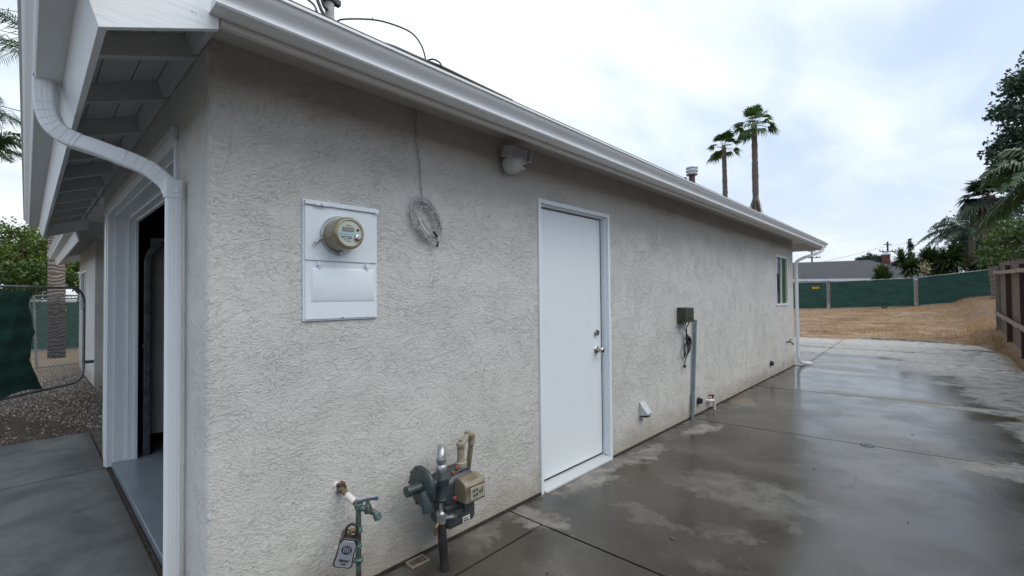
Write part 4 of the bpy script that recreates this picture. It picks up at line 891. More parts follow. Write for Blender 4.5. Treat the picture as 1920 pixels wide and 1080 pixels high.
    m = MB(); m.tube([(9.33, 0, .52), (9.34, -.07, .52), (9.35, -.10, .50), (9.35, -.105, .47)], .014, 8); m.build('spout', 'brass', t); m = MB(); m.lathe((9.34, -.06, .53), (0, -.2, 1), [(0, .01), (.03, .008), (.032, .030), (.04, .030)], 10); m.build('handle', 'brass', t)
    # outlet cover over joint in slab (green lid)
    t = thing('cleanout_lid', (4.90, -1.61, 0), 'small green oval lid set in the slab joint', 'lid')
    m = MB(); m.lathe((4.905, -1.60, -.01), (0, 0, 1), [(0, .055), (.013, .055), (.016, .048)], 20); o = m.build('lid', 'patina', t)
    m = MB(); m.lathe((4.905, -1.60, .0065), (0, 0, 1), [(0, .02), (.004, .018)], 10); m.build('lid_knob', 'patina', t)
small_wall_things()
def mast():
    t = thing('service_mast', (.93, .97, 2.98), 'pale service mast pipe with clamp and drooping wires on the roof', 'pipe mast')
    m = MB(); m.tube([(.955, .97, 2.9), (.955, .97, 4.2)], .032, 14); m.build('pipe', 'mast', t)
    m = MB(); m.tube([(.955, .97, 3.50), (.955, .97, 3.545)], .047, 14); m.box((.99, .95, 3.505), (1.03, .99, 3.54)); m.lathe((.90, .96, 3.515), (-1, -1, 0), [(0, .012), (.03, .012)], 8); m.build('clamp', 'black', t)
    m = MB(); m.lathe((.955, .97, 4.2), (0, 0, 1), [(0, .05), (.08, .06), (.12, .03)], 12); m.build('weatherhead', 'galv', t)
    m = MB(); m.tube(spline([(.88, .99, 3.9), (.86, .97, 3.55), (.875, .94, 3.42), (.92, .90, 3.30)], 6), .011, 8); m.tube(spline([(.93, .95, 3.55), (.885, .94, 3.50), (.90, .94, 3.44), (.93, .95, 3.43)], 6), .009, 8)
    m.tube(spline([(.70, 1.10, 3.50), (.76, .99, 3.47), (.80, .88, 3.38), (.80, .82, 3.30)], 6), .007, 8)
    m.build('wires', 'browncable', t)
    t = thing('roof_cable', (1.2, .6, 3.1), 'thin dark brown cable arching over the roof edge', 'cable')
    m = MB(); ps = [P(630, 42, 3.18), P(645, 36, 3.18), P(700, 37, 3.2), P(740, 47, 3.22), P(772, 62, 3.25), P(790, 85, 3.27), P(798, 112, 3.28), P(797, 125, 3.28)]
    m.tube(spline(ps, 6), .0055, 6); m.tube([P(697, 37, 3.2), P(699, 33, 3.2)], .003, 5); m.tube(spline([P(800, 114, 3.26), P(812, 111, 3.26), P(824, 117, 3.26), P(828, 124, 3.26)], 5), .006, 6); m.build('thin_cable', 'browncable', t)
    m = MB(); ps = [P(722, 84, 3.15), P(740, 90, 3.17), P(765, 101, 3.2), P(790, 112, 3.25), P(815, 122, 3.28), P(830, 128, 3.3), P(880, 152, 3.5), P(960, 190, 3.8)]
    m.tube(spline(ps, 6), .016, 8); m.build('thick_cable', 'black', t)
mast()

# ------------------------------------------------------------------ fences
def wood_fence():
    t = thing('wooden_fence', (12, -3.42, .1), 'old weathered brown plank fence with rails on the right side', 'fence')
    rng = random.Random(11); mb = MB(); x = 19.55
    while x > -4.0:
        w = .095 + rng.uniform(-.01, .01); top = 2.10 + .034 * (x - 13.4) + rng.uniform(-.03, .03)
        zb = gz(x, -3.5) - .03
        R = Matrix.Translation((x, -3.475, 0)) @ Matrix.Rotation(rng.uniform(-.012, .012), 4, 'Y')
        mb.box((-w, -.009 + rng.uniform(-.004, .004), zb), (0, .009, top), R); x -= w + rng.uniform(.002, .012)
    mb.build('plank', 'oldwood', t, smooth=False); 
    for px in (19.48, 16.6, 13.9, 11.4, 8.9, 6.4):
        m = MB(); z0 = gz(px, -3.5) - .1; m.box((px - .05, -3.463, z0), (px + .05, -3.37, 2.0 + .034 * (px - 13.4))); m.build('post', 'redpost' if px < 19 else 'greyrail', t, .004)
    for z in (1.80, .62):
        for a, b in ((16.62, 19.42), (13.92, 16.58), (11.42, 13.88), (8.92, 11.38), (6.42, 8.88)):
            R = Matrix.Translation((a, -3.368, z + .030 * (a - 13.4) + rng.uniform(-.02, .02))) @ Matrix.Rotation(-.03 + rng.uniform(-.01, .01), 4, 'Y')
            m = MB(); m.box((0, 0, 0), (b - a, .045, .085), R); m.build('rail', 'greyrail', t, .004)
wood_fence()
def temp_panel(name, A, B, h, label, group, sticker=None, cloth=True, post_b=True, slack=.0, z_off=.05):
    A = Vector(A); B = Vector(B); t = thing(name, A, label, 'fence', group)
    d = (B - A); ln = d.length; u = d / ln; up = Vector((0, 0, 1)); n = Vector((u.y, -u.x, 0)).normalized()
    if (A - CP).dot(n) > 0: n = -n
    fr = MB(); c = .12
    lo, hi = A + up * z_off, A + up * h
    lo2, hi2 = B + up * z_off, B + up * h
    pts = [lo + up * c] + [lo + u * c * (1 - math.cos(a)) + up * (c - c * math.sin(a)) for a in (.5, 1.0)] + [lo + u * c, lo2 - u * c, lo2 + up * c, hi2 - up * c, hi2 - u * c * .3 - up * c * .3, hi2 - u * c, hi + u * c, hi + u * c * .3 - up * c * .3, hi - up * c]
    fr.tube(pts, .021, 8, closed=True); fr.tube([A + u * (ln / 2) + up * z_off, A + u * (ln / 2) + up * h], .017, 8) if ln > 2.5 else None
    fr.build('frame', 'steelpost', t)
    if cloth:
        m = MB(); nx, nz = 24, 8; rng = random.Random(int(A.x * 7 + A.y)); vs = []
        for s_ in (0, 1):
            for j in range(nz + 1):
                for i in range(nx + 1):
                    f = i / nx; g_ = j / nz; w = .02 * math.sin(f * 19 + g_ * 3) + .012 * math.sin(f * 47 + 2 * g_)
                    sag = .02 * math.sin(f * math.pi * 5) ** 2 * (g_ > .99)
                    vs.append(A + u * (.03 + (ln - .06) * f) + up * (z_off + .02 + (h - z_off - .04) * g_ - sag) + n * (.03 + w * .5 - s_ * .004))
        N_ = (nx + 1) * (nz + 1); fs = []
        for j in range(nz):
            for i in range(nx):
                a = j * (nx + 1) + i; fs += [(a, a + 1, a + nx + 2, a + nx + 1), (N_ + a, N_ + a + nx + 1, N_ + a + nx + 2, N_ + a + 1)]
        m.add(vs, fs); m.build('privacy_screen', 'cloth', t)
    if sticker:
        m = MB(); p = A + u * (ln * sticker) + up * (h - .38) + n * .055; m.add([p - u * .21 - up * .07, p + u * .21 - up * .07, p + u * .21 + up * .07, p - u * .21 + up * .07], [(0, 1, 2, 3)])
        m.add([v + n * -.004 for v in (p - u * .21 - up * .07, p + u * .21 - up * .07, p + u * .21 + up * .07, p - u * .21 + up * .07)], [(3, 2, 1, 0)])
        s = m.build('yellow_sign', 'yellow', t, smooth=False)
        m = MB()
        for k in range(6): m.box((-.17 + k * .058, 0, -.02), (-.135 + k * .058, .002, .025), Matrix.Translation(p + n * .004) @ Matrix(((u.x, n.x, 0, 0), (u.y, n.y, 0, 0), (0, 0, 1, 0), (0, 0, 0, 1))))
        m.build('sign_print', 'redpost', s, smooth=False)
    return t, u, n
def far_fence():
    pts = []
    for px, D, zb in ((1400, 32.5, .36), (1553, 31, .385), (1717, 29, .55), (1880, 27, 1.0), (2060, 25.5, 1.35), (2230, 24.2, 1.5)):
        q = P(px, 550, D); q.z = zb; pts.append(q)
    q0 = pts[0] + (pts[0] - pts[1]); q0.z = .34; pts = [q0] + pts
    labs = ['green screened fence panel, furthest left at the lot end behind the house', 'green screened fence panel behind the far house corner, with a yellow sticker', 'long green screened fence panel in front of the grey neighbouring roof', 'green screened fence panel below the yuccas and feathery palm', 'green screened fence panel partly hidden by the wooden fence', 'green screened fence panel furthest right beyond the wooden fence']
    for i in range(len(pts) - 1):
        a, b = pts[i], pts[i + 1]; u = (b - a).normalized()
        temp_panel('construction_fence', a + u * .08, b - u * .08, 1.84, labs[i], 'green screened fence panels across the lot', .86 if i == 1 else None)
        if 1 <= i <= 5:
            t = thing('fence_stand', a, ['', 'steel fence clamp post at the yellow sticker panel', 'doubled steel fence post in front of the yuccas', 'steel fence post below the palms near the plank fence', 'steel fence post behind the plank fence', 'steel fence post far right behind the plank fence'][i], 'fence post', 'steel posts between the green panels')
            m = MB(); m.tube([a, a + Vector((0, 0, 1.98))], .03, 8); m.build('post', 'steelpost', t); m = MB(); m.tube([a + Vector((.14, -.1, 0.)), a + Vector((.1, .1, 1.9))], .028, 8)
            m.box(tuple(a + Vector((-.1, -.1, 1.3))), tuple(a + Vector((.12, .1, 1.36)))); m.build('brace', 'steelpost', t)
far_fence()
def chain_link(mb, A, u, w, z0, z1, s=.062, r=.0016):
    up = Vector((0, 0, 1)); h = z1 - z0; A = Vector(A); k = -h
    while k < w:
        for sg in (1, -1):
            x0, x1 = k, k + h; ya, yb = (0, h) if sg > 0 else (h, 0)
            if x0 < 0: ya += (-x0) * sg; x0 = 0
            if x1 > w: yb -= (x1 - w) * sg; x1 = w
            if x1 > x0: mb.tube([A + u * x0 + up * (z0 + ya), A + u * x1 + up * (z0 + yb)], r, 3, caps=False)
        k += s
def left_fences():
    # swinging gate, rounded corners, screen torn loose at its edge
    B = Vector((.17, 8.20, 0)); A = Vector((-1.55, 6.2, 0)); u = (B - A).normalized(); ln = (B - A).length; up = Vector((0, 0, 1)); n = Vector((u.y, -u.x, 0))
    t = thing('gate', A, 'chain link gate with rounded steel frame and torn dark green screen', 'gate')
    z0, z1, c = .10, 1.63, .22; fr = MB(); pts = [A + up * z0]
    pts += [A + u * (ln - c + c * math.sin(a)) + up * (z0 + c - c * math.cos(a)) for a in [i * math.pi / 12 for i in range(7)]]
    pts += [A + u * (ln - c + c * math.cos(a)) + up * (z1 - c + c * math.sin(a)) for a in [i * math.pi / 12 for i in range(7)]] + [A + up * z1]
    fr.tube(pts, .020, 10); fr.build('frame', 'darksteel', t)
    m = MB(); chain_link(m, A, u, ln - .03, z0, z1 - .05, .062, .0014); m.build('wire_mesh', 'darksteel', t, smooth=False)
    m = MB(); nx, nz = 26, 26; vs = []
    for s_ in (0, 1):
        for j in range(nz + 1):
            g_ = j / nz
            edge = ln * .645 + (.20 * max(0, .28 - g_) / .28) * .75 + (-.03 * math.sin(g_ * 9)) - (.05 if .30 < g_ < .55 else 0)
            for i in range(nx + 1):
                f = i / nx; w = .03 * math.sin(f * 17 + g_ * 4) + .02 * math.sin(f * 41 - g_ * 9) + .015 * math.sin(g_ * 31)
                zz = .14 + 1.43 * g_ + (.02 * math.sin(f * 23) if j == 0 else 0)
                vs.append(A + u * (-.4 + (edge + .4) * f) + up * zz - n * (-.03 + w * .5 - s_ * .004))
    N_ = (nx + 1) * (nz + 1); fs = []
    for j in range(nz):
        for i in range(nx):
            a = j * (nx + 1) + i; fs += [(a, a + 1, a + nx + 2, a + nx + 1), (N_ + a, N_ + a + nx + 1, N_ + a + nx + 2, N_ + a + 1)]
    m.add(vs, fs); m.build('torn_screen', 'cloth', t)
    m = MB(); m.box((.17, 8.36, .37), (.33, 8.40, .42)); m.build('latch', 'track', t)
    # shorter chain link panel behind
    A = Vector((-.33, 11.5, 0)); B = Vector((.75, 12.0, 0)); u = (B - A).normalized(); ln = (B - A).length
    t = thing('mesh_fence_panel', A, 'low chain link fence panel behind the gate, open mesh', 'fence panel'); m = MB()
    m.tube([A + up * .05, A - u * .05 + up * 1.53, A + u * .05 + up * 1.54, B + up * 1.54, B + up * .05], .022, 8, closed=True); m.tube([A - u * .11 + up * 0, A - u * .13 + up * 1.55], .022, 8); m.tube([A - u * .1 + up * 1.46, B + up * 1.49], .018, 8); m.build('frame', 'steelpost', t)
    m = MB(); chain_link(m, A, u, ln, .05, 1.53, .075, .0018); m.build('wire_mesh', 'darksteel', t, smooth=False)
    a = Vector((-3.8, 17.6, -.02)); b = Vector((.05, 16.6, -.02)); c_ = Vector((3.8, 16.0, -.02))
    temp_panel('screened_panel', a, b - (b - a).normalized() * .04, 1.45, 'dark green screened panel behind the gate, left of the palm trunk', 'green panels behind the gate')
    temp_panel('screened_panel', b, c_, 1.45, 'dark green screened panel behind the low mesh panel, by the palm trunk', 'green panels behind the gate')
    q = b + (c_ - b) * .055 + up * 1.18; q.y -= .12; tt = thing('round_sticker', q, 'round yellow sticker on the dark green screen', 'sticker'); m = MB(); m.lathe(q, (-.2, -1, 0), [(0, .07), (.004, .07)], 16); m.build('disc', 'yellow', tt); m = MB(); m.lathe(q + Vector((-.001, -.005, 0)), (-.2, -1, 0), [(0, .03), (.003, .03)], 12); m.build('symbol', 'redpost', tt)
left_fences()

# ------------------------------------------------------------------ vegetation
def leaf(mb, p, size, rng, asp=.55):
    a = Vector((rng.gauss(0, 1), rng.gauss(0, 1), rng.gauss(0, .7))).normalized(); b = a.cross(Vector((rng.gauss(0, 1), rng.gauss(0, 1), rng.gauss(0, 1)))).normalized()
    s = size * rng.uniform(.6, 1.3); a *= s; b *= s * asp
    mb.add([p - a * .5, p + b * .5 + a * .1, p + a * .55, p - b * .5 + a * .05], [(0, 1, 2, 3)])
def tree(name, base, top_c, rad3, mat, label, cat='tree', group=None, clumps=40, per=120, size=.14, trunk=.14, seed=1, barkm='bark', gap=.75, clump_r=.22):
    rng = random.Random(seed); t = thing(name, base, label, cat, group); base = Vector(base); C = Vector(top_c); R = Vector(rad3); mb = MB(); limbs = MB()
    fork = base.lerp(C, .55)
    limbs.tube(spline([base, base.lerp(C, .3) + Vector((rng.uniform(-.1, .1), rng.uniform(-.1, .1), 0)), fork], 4), [trunk * (1 - .5 * i / 8) for i in range(9)], 8)
    for i in range(clumps):
        d = Vector((rng.gauss(0, 1), rng.gauss(0, 1), rng.gauss(0, 1))).normalized(); r = rng.uniform(gap * .5, 1.0) ** .6
        c = C + Vector((d.x * R.x, d.y * R.y, d.z * R.z)) * r; cr = clump_r * min(R) * rng.uniform(.8, 1.7)
        if i % 3 == 0 and c.z > fork.z - R.z: limbs.tube([fork, fork.lerp(c, .5) + Vector((0, 0, -.05 * R.z)), c], [trunk * .35, trunk * .2, trunk * .06], 5)
        for k in range(per):
            e = Vector((rng.gauss(0, 1), rng.gauss(0, 1), rng.gauss(0, .75))); e = e.normalized() * cr * rng.uniform(.3, 1.15)
            leaf(mb, c + e, size, rng)
    mb.build('crown', mat, t, smooth=False); limbs.build('trunk', barkm, t)
    return t
def fan_frond(mb, o, d, droop, lp, L, rng, m=16, spread=80):
    d = d.normalized(); up = Vector((0, 0, 1)); e = o + d * lp - up * droop * lp * .25
    d2 = (d - up * droop * .5).normalized(); s = d2.cross(up)
    if s.length < .05: s = Vector((1, 0, 0))
    s.normalize(); nrm = s.cross(d2)
    mb.tube([o, o.lerp(e, .5) + up * lp * .05, e], [.02, .016, .012], 4, caps=False)
    for i in range(m):
        a = rad(-spread + 2 * spread * i / (m - 1) + rng.uniform(-3, 3)); l = L * (1 - .22 * abs(a) / rad(spread)) * rng.uniform(.88, 1.08)
        v = (d2 * math.cos(a) + s * math.sin(a)); w = v.cross(nrm) * (L * .075)
        mid = e + v * l * .6 + nrm * .02; tip = e + v * l - up * (l * (.14 + .22 * droop)) * rng.uniform(.7, 1.5)
        mb.add([e - w * .25, e + w * .25, mid + w, mid - w, tip], [(0, 1, 2, 3), (3, 2, 4)])
def feather_frond(mb, o, d, L, rng, sag=.55, ll=.42, n=34, width=.022, rise=.35):
    d = d.normalized(); up = Vector((0, 0, 1)); pts = []
    for i in range(13):
        f = i / 12; pts.append(o + d * L * f * (1 - .10 * f) + up * (L * (rise * f - sag * f * f * 1.25)))
    mb.tube(pts, [.022 * (1 - .8 * i / 12) for i in range(13)], 4, caps=False)
    for k in range(n):
        f = .12 + .87 * k / (n - 1); i = min(int(f * 12), 11); q = pts[i].lerp(pts[i + 1], f * 12 - i); tg = (pts[i + 1] - pts[i]).normalized(); s = tg.cross(up)
        if s.length < .05: s = Vector((1, 0, 0))
        s.normalize(); nm = s.cross(tg)
        for sg in (-1, 1):
            l = ll * (math.sin(min(1, f * 1.15) * math.pi * .86 + .3)) ** .7 * rng.uniform(.8, 1.15)
            v = (s * sg * .75 + tg * .62 + nm * rng.uniform(-.15, .25)).normalized(); m_ = q + v * l * .55; tip = q + v * l - up * l * rng.uniform(.25, .6); w = tg * width * .5
            mb.add([q - w * .5, q + w * .5, m_ + w, m_ - w, tip], [(0, 1, 2, 3), (3, 2, 4)])
def trunkmesh(base, top, r0, r1, rng, seg=26, rough=.05, lean=0., n=14):
    m = MB(); base = Vector(base); top = Vector(top); pts = []; rs = []
    for i in range(seg + 1):
        f = i / seg; pts.append(base.lerp(top, f) + Vector((lean * math.sin(f * 3.0), 0, 0))); rs.append((r0 + (r1 - r0) * f) * (1 + rough * rng.uniform(-1, 1) + (rough * .6 if i % 2 else 0)))
    m.tube(pts, rs, n); return m
def fan_palm(name, base, top, L, nfr, mat, label, seed, r0=.26, r1=.19, skirt=0., lp=.7, group=None, top_up=.15, lean=0., dead_band=None):
    rng = random.Random(seed); t = thing(name, base, label, 'palm', group); top = Vector(top)
    trunkmesh(base, top, r0, r1, rng, 60, .09, lean).build('trunk', 'fanbark', t)
    m = MB()
    els = [-.35 + 1.6 * k / (nfr - 1) for k in range(nfr)]; rng.shuffle(els)
    for i in range(nfr):
        el = els[i]; az = i * 2.399 + rng.uniform(-.3, .3)
        d = Vector((math.cos(az) * math.cos(el), math.sin(az) * math.cos(el), math.sin(el))); fan_frond(m, top + Vector((0, 0, -.1)), d, max(0, .9 - el * .7), lp * rng.uniform(.8, 1.1), L * rng.uniform(.85, 1.1), rng)
    m.build('crown', mat, t, smooth=False)
    if skirt or dead_band:
        m = MB(); bz = Vector(base); a0, a1 = dead_band or (1 - skirt, 1.)
        for i in range(220 if dead_band else 60):
            f = rng.uniform(a0, a1); az = rng.uniform(0, 6.28); o = bz.lerp(top, f) + Vector((lean * math.sin(f * 3.0), 0, 0)); d = Vector((math.cos(az), math.sin(az), 0)); w = d.cross(Vector((0, 0, 1))) * .05
            rr = r0 * .8; L2 = rng.uniform(.5, 1.1); e = o + d * (rr + rng.uniform(.12, .38)) - Vector((0, 0, L2)); m.add([o + d * rr - w, o + d * rr + w, e + w * .3, e - w * .3], [(0, 1, 2, 3)])
        m.build('dead_fronds', 'deadfrond', t, smooth=False)
    return t
def feather_palm(name, base, top, L, nfr, mat, label, seed, r0=.2, r1=.15, ll=.45, sag=.6, group=None, ringed=True, n=34, width=.022, rise=.4, emin=-.1):
    rng = random.Random(seed); t = thing(name, base, label, 'palm', group); top = Vector(top)
    trunkmesh(base, top, r0, r1, rng, 40, .04).build('trunk', ('shadebark' if name == 'ringed_palm' else 'palmbark') if ringed else 'fanbark', t)
    m = MB()
    for i in range(nfr):
        az = i * 2.399 + rng.uniform(-.25, .25); el = rng.uniform(emin, 1.0); d = Vector((math.cos(az) * math.cos(el), math.sin(az) * math.cos(el), math.sin(el) * .9))
        feather_frond(m, top, d, L * rng.uniform(.8, 1.1), rng, sag * rng.uniform(.8, 1.2), ll, n, width, rise)
    m.build('crown', mat, t, smooth=False); return t
def spiky(name, base, h, L, heads, mat, label, seed, cat='plant', group=None, r=.5, n=120):
    rng = random.Random(seed); t = thing(name, base, label, cat, group); base = Vector(base); m = MB(); st = MB()
    for k in range(heads):
        az = rng.uniform(0, 6.28); top = base + Vector((math.cos(az) * r * rng.uniform(.2, 1), math.sin(az) * r * rng.uniform(.2, 1), h * rng.uniform(.75, 1.05)))
        st.tube([base + Vector((rng.uniform(-.1, .1), rng.uniform(-.1, .1), 0)), base.lerp(top, .6), top], [.09, .07, .06], 6)
        for i in range(n):
            el = rng.uniform(-.7, 1.4); a = rng.uniform(0, 6.28); d = Vector((math.cos(a) * math.cos(el), math.sin(a) * math.cos(el), math.sin(el))); s = d.cross(Vector((0, 0, 1))).normalized() * L * .07
            l = L * rng.uniform(.7, 1.1); mid = top + d * l * .5; tip = top + d * l - Vector((0, 0, l * .2 * math.cos(el)))
            m.add([top - s, top + s, mid + s, mid - s, tip], [(0, 1, 2, 3), (3, 2, 4)])
    m.build('leaves', mat, t, smooth=False); st.build('stem', 'bark', t); return t

def down(p, z=None):
    q = Vector(p); q.z = gz(q.x, q.y) if z is None else z; return q
p = P(1414, 232, 36); fan_palm('fan_palm', down(p), p, .88, 25, 'fan', 'taller of the two thin fan palms above the roof, with dead skirt low down', 21, .29, .19, group='fan palms above the roof', lp=1.0, dead_band=(.40, .60))
p = P(1357, 276, 37); fan_palm('fan_palm', down(p), p, .76, 22, 'fan', 'shorter fan palm above the roof, left of the taller one', 22, .25, .16, group='fan palms above the roof', lp=.9, lean=.15)
p = P(1852, 368, 24); fan_palm('fan_palm', down(p) + Vector((.2, -.4, 0)), p, 1.0, 26, 'fandark', 'dark fan palm with shaggy trunk behind the bright bush', 23, .36, .28, group=None, lp=.65, dead_band=(.72, .95))
p = P(1822, 440, 31); feather_palm('feather_palm', down(p), p, 3.4, 34, 'queen', 'grey-green feathery palm with drooping fronds beyond the green fence', 31, .2, .16, .62, .62, None, True, 40, .065, .42)
p = P(1990, 335, 9.6); feather_palm('feather_palm', down(p) + Vector((0, -.4, 0)), p, 1.75, 26, 'nearpalm', 'near feather palm whose long green fronds enter from the right edge', 32, .16, .12, .5, .6, None, True, 56, .05, .40, -.5)
p = P(1972, 232, 19); tree('broadleaf_tree', down(p) + Vector((0, -1, 0)), p, (2.5, 1.8, 3.4), 'darktree', 'tall dark broadleaf tree rising at the right edge above the palms', clumps=105, per=150, size=.20, trunk=.24, seed=41, clump_r=.25)
p = P(1912, 462, 13.8); tree('leafy_bush', down(p), p, (1.2, .85, .78), 'bush', 'bright green leafy bush leaning over the end of the plank fence', 'bush', clumps=44, per=100, size=.11, trunk=.06, seed=42, clump_r=.3)
for px, py, D, h, L, hd, lab, sd_, mt, lift in ((1657, 516, 31.5, .5, .95, 5, 'round spiky agave peeking over the green fence before the grey roof', 51, 'yucca', 0), (1707, 488, 31.5, 1.3, 1.0, 4, 'spiky yucca clump left of the cream flower spike', 52, 'yucca', 0), (1742, 486, 32.5, 1.2, 1.0, 4, 'dark spiky yucca clump behind the cream flower spike', 53, 'yucca', 0),
                                          (1768, 490, 31.0, 1.2, 1.0, 4, 'bushy dark yucca right of the cream flower spike', 54, 'yucca', 0), (1796, 474, 30.2, 1.5, 1.15, 2, 'tall yucca with drooping dry leaves under the feathery palm', 55, 'yucca', 0), (1836, 490, 29.5, 1.1, .8, 5, 'low dark spiky shrub between palms and plank fence', 56, 'fandark', 0), (1860, 470, 25.5, 1.5, 1.1, 3, 'reddish-stemmed spiky shrub at the foot of the dark fan palm', 57, 'yucca', 0)):
    p = P(px, py, D); b = down(p, p.z - h); b.z -= .2; spiky('yucca', down(p), (p.z - gz(p.x, p.y)), L, hd, mt, lab, sd_, 'yucca', 'spiky yuccas beyond the green fence', r=.5)
t = thing('flower_spike', down(P(1733, 500, 30.4)), 'cream flower spike among the yuccas above the green fence', 'flower'); m = MB(); rng = random.Random(4)
c0 = P(1733, 503, 30.4)
for i in range(240):
    e = Vector((rng.gauss(0, .16), rng.gauss(0, .16), rng.gauss(0, .2))); leaf(m, c0 + e, .10, rng)
m.build('blossoms', 'flower', t, smooth=False); m = MB(); m.tube([down(c0), c0], .03, 6); m.build('stalk', 'bark', t)
for px, py, D, w, h_, lab, nm, mt in ((1633, 492, 70, 3.2, 1.3, 'small round tree behind the grey roof left of the brick chimney', 'round_tree', 'darktree'), (1700, 497, 68, 3.6, .9, 'low tree behind the grey roof right of the brick chimney', 'round_tree', 'darktree'), (1780, 500, 50, 5.0, 2.3, 'dark tree mass behind the yuccas and feathery palm', 'round_tree', 'fandark'), (1850, 462, 36, 3.4, 2.9, 'tall dark tree filling the gap behind the feathery palm', 'round_tree', 'darktree'), (1885, 458, 34, 3.8, 3.2, 'dense dark tree behind the fan palm trunk at right', 'round_tree', 'darktree')):
    p = P(px, py, D); tree(nm, down(p), p, (w * .75, w * .75, h_), mt, lab, 'tree', 'trees in the far right background', 60, 110, .26, .18, seed=px, clump_r=.26)
p = P(1708, 474, 60); tree('cypress', down(p), p, (.22, .22, 2.3), 'darktree', 'thin dark pointed cypress behind the yuccas', clumps=40, per=60, size=.16, trunk=.1, seed=61, clump_r=.9)
# left background
for i, (px, py, D, rx, rz, mt, lab) in enumerate(((18, 478, 21, 2.0, 1.35, 'hedge', 'yellow-green leafy tree behind the gate at the left edge'), (75, 482, 24, 1.9, 1.25, 'hedge2', 'deeper green tree between the left edge tree and the ringed palm'), (150, 505, 26, 2.0, 1.0, 'hedge', 'low yellow-green tree right of the ringed palm trunk'), (-110, 470, 20, 2.3, 1.6, 'hedge2', 'green tree just outside the left edge'), (55, 525, 19, 1.4, .8, 'hedge2', 'low green shrub above the screened gate'))):
    p = P(px, py, D); tree('leafy_tree', down(p, -.03), p, (rx, rx, rz), mt, lab, 'tree', 'leafy trees behind the gate', 46, 150, .15, .14, seed=70 + i, clump_r=.28)
b = P(106, 690, 11.7); b.z = -.03
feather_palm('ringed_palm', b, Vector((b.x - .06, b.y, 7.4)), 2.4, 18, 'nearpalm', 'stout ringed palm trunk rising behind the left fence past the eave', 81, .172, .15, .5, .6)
p = P(-95, 215, 8.2); feather_palm('feather_palm', down(p, -.03), p, 1.25, 16, 'nearpalm', 'palm at the left edge with thin drooping fronds against the sky', 82, .12, .09, .42, .75, None, True, 40, .012, .45)
p = P(-35, 285, 12.5); feather_palm('feather_palm', down(p, -.03), p, 1.15, 24, 'nearpalm', 'lower dark green palm tuft at the left edge beside the gutter', 83, .12, .09, .40, .5, None, True, 34, .03, .45)

# ------------------------------------------------------------------ far things
def neighbour():
    o = P(1480, 525, 45); t = thing('neighbour_house', (o.x, o.y, .4), 'long low house with dark grey shingle roof beyond the green fence', 'house')
    A = P(1485, 522, 44.5); B = P(1760, 524, 44.5); A.z = B.z = 2.92; u = (B - A).normalized(); ln = (B - A).length; n = Vector((-u.y, u.x, 0))
    if (A - CP).dot(n) < 0: n = -n
    d = 9.0; up = Vector((0, 0, 1)); zr = 1.85
    m = MB(); e = [A, B, B + n * d, A + n * d]; r0 = A + u * 1.2 + n * d / 2 + up * zr; r1 = A + u * (ln - 3.2) + n * d / 2 + up * (zr + .25)
    m.add([*e, r0, r1], [(0, 1, 5, 4), (1, 2, 5), (2, 3, 4, 5), (3, 0, 4)]); rf = m.build('roof', 'farshingle', t, smooth=False)
    m = MB(); m.add([A - up * .02, B - up * .02, B - up * .26, A - up * .26, A - up * .02 + n * .05, B - up * .02 + n * .05, B - up * .26 + n * .05, A - up * .26 + n * .05], [(0, 3, 2, 1), (4, 5, 6, 7), (3, 7, 6, 2), (0, 1, 5, 4)]); m.build('eave_board', 'whitetrim', t, smooth=False)
    m = MB(); a, b = A + n * .6 + u * .4, B + n * .6 - u * .4; m.add([Vector((a.x, a.y, 0)), Vector((b.x, b.y, 0)), b - up * .05, a - up * .05, Vector((a.x, a.y, 0)) + n * 7, Vector((b.x, b.y, 0)) + n * 7, b + n * 7, a + n * 7], [(0, 3, 2, 1), (4, 5, 6, 7), (0, 4, 7, 3), (1, 2, 6, 5)]); m.build('wall', 'tanwall', t, smooth=False)
    c = P(1661, 480, 50); m = MB(); m.box((c.x - .5, c.y - .35, 3.9), (c.x + .5, c.y + .35, 5.62)); m.cm = 1; m.box((c.x - .56, c.y - .42, 5.621), (c.x + .56, c.y + .42, 5.72)); m.box((c.x - .35, c.y - .25, 5.721), (c.x + .35, c.y + .25, 5.95)); m.build('chimney', ['brick', 'whitetrim'], rf, smooth=False)
neighbour()
def pole(px, py_top, D, arm, lab, lean=0):
    p = P(px, py_top, D); t = thing('utility_pole', down(p), lab, 'utility pole'); m = MB(); m.tube([down(p), p], [.17, .13], 8); m.build('post', 'rust', t)
    r = Vector((RM[0][0], RM[1][0], 0)).normalized()
    m = MB(); 
    for dz, s in ((-.5, arm * .45), (-1.7, arm)): m.tube([p - r * s + Vector((0, 0, dz)), p + r * s + Vector((0, 0, dz))], .09, 6)
    for s in (-1, -.6, .6, 1): m.tube([p + r * arm * s + Vector((0, 0, -1.7)), p + r * arm * s + Vector((0, 0, -1.35))], .07, 5)
    m.build('cross_arm', 'rust', t)
pole(1664, 453, 78, 1.35, 'wooden utility pole with crossarms behind the brick chimney'); pole(1522, 466, 85, 1.5, 'faint utility pole behind the far downspout')
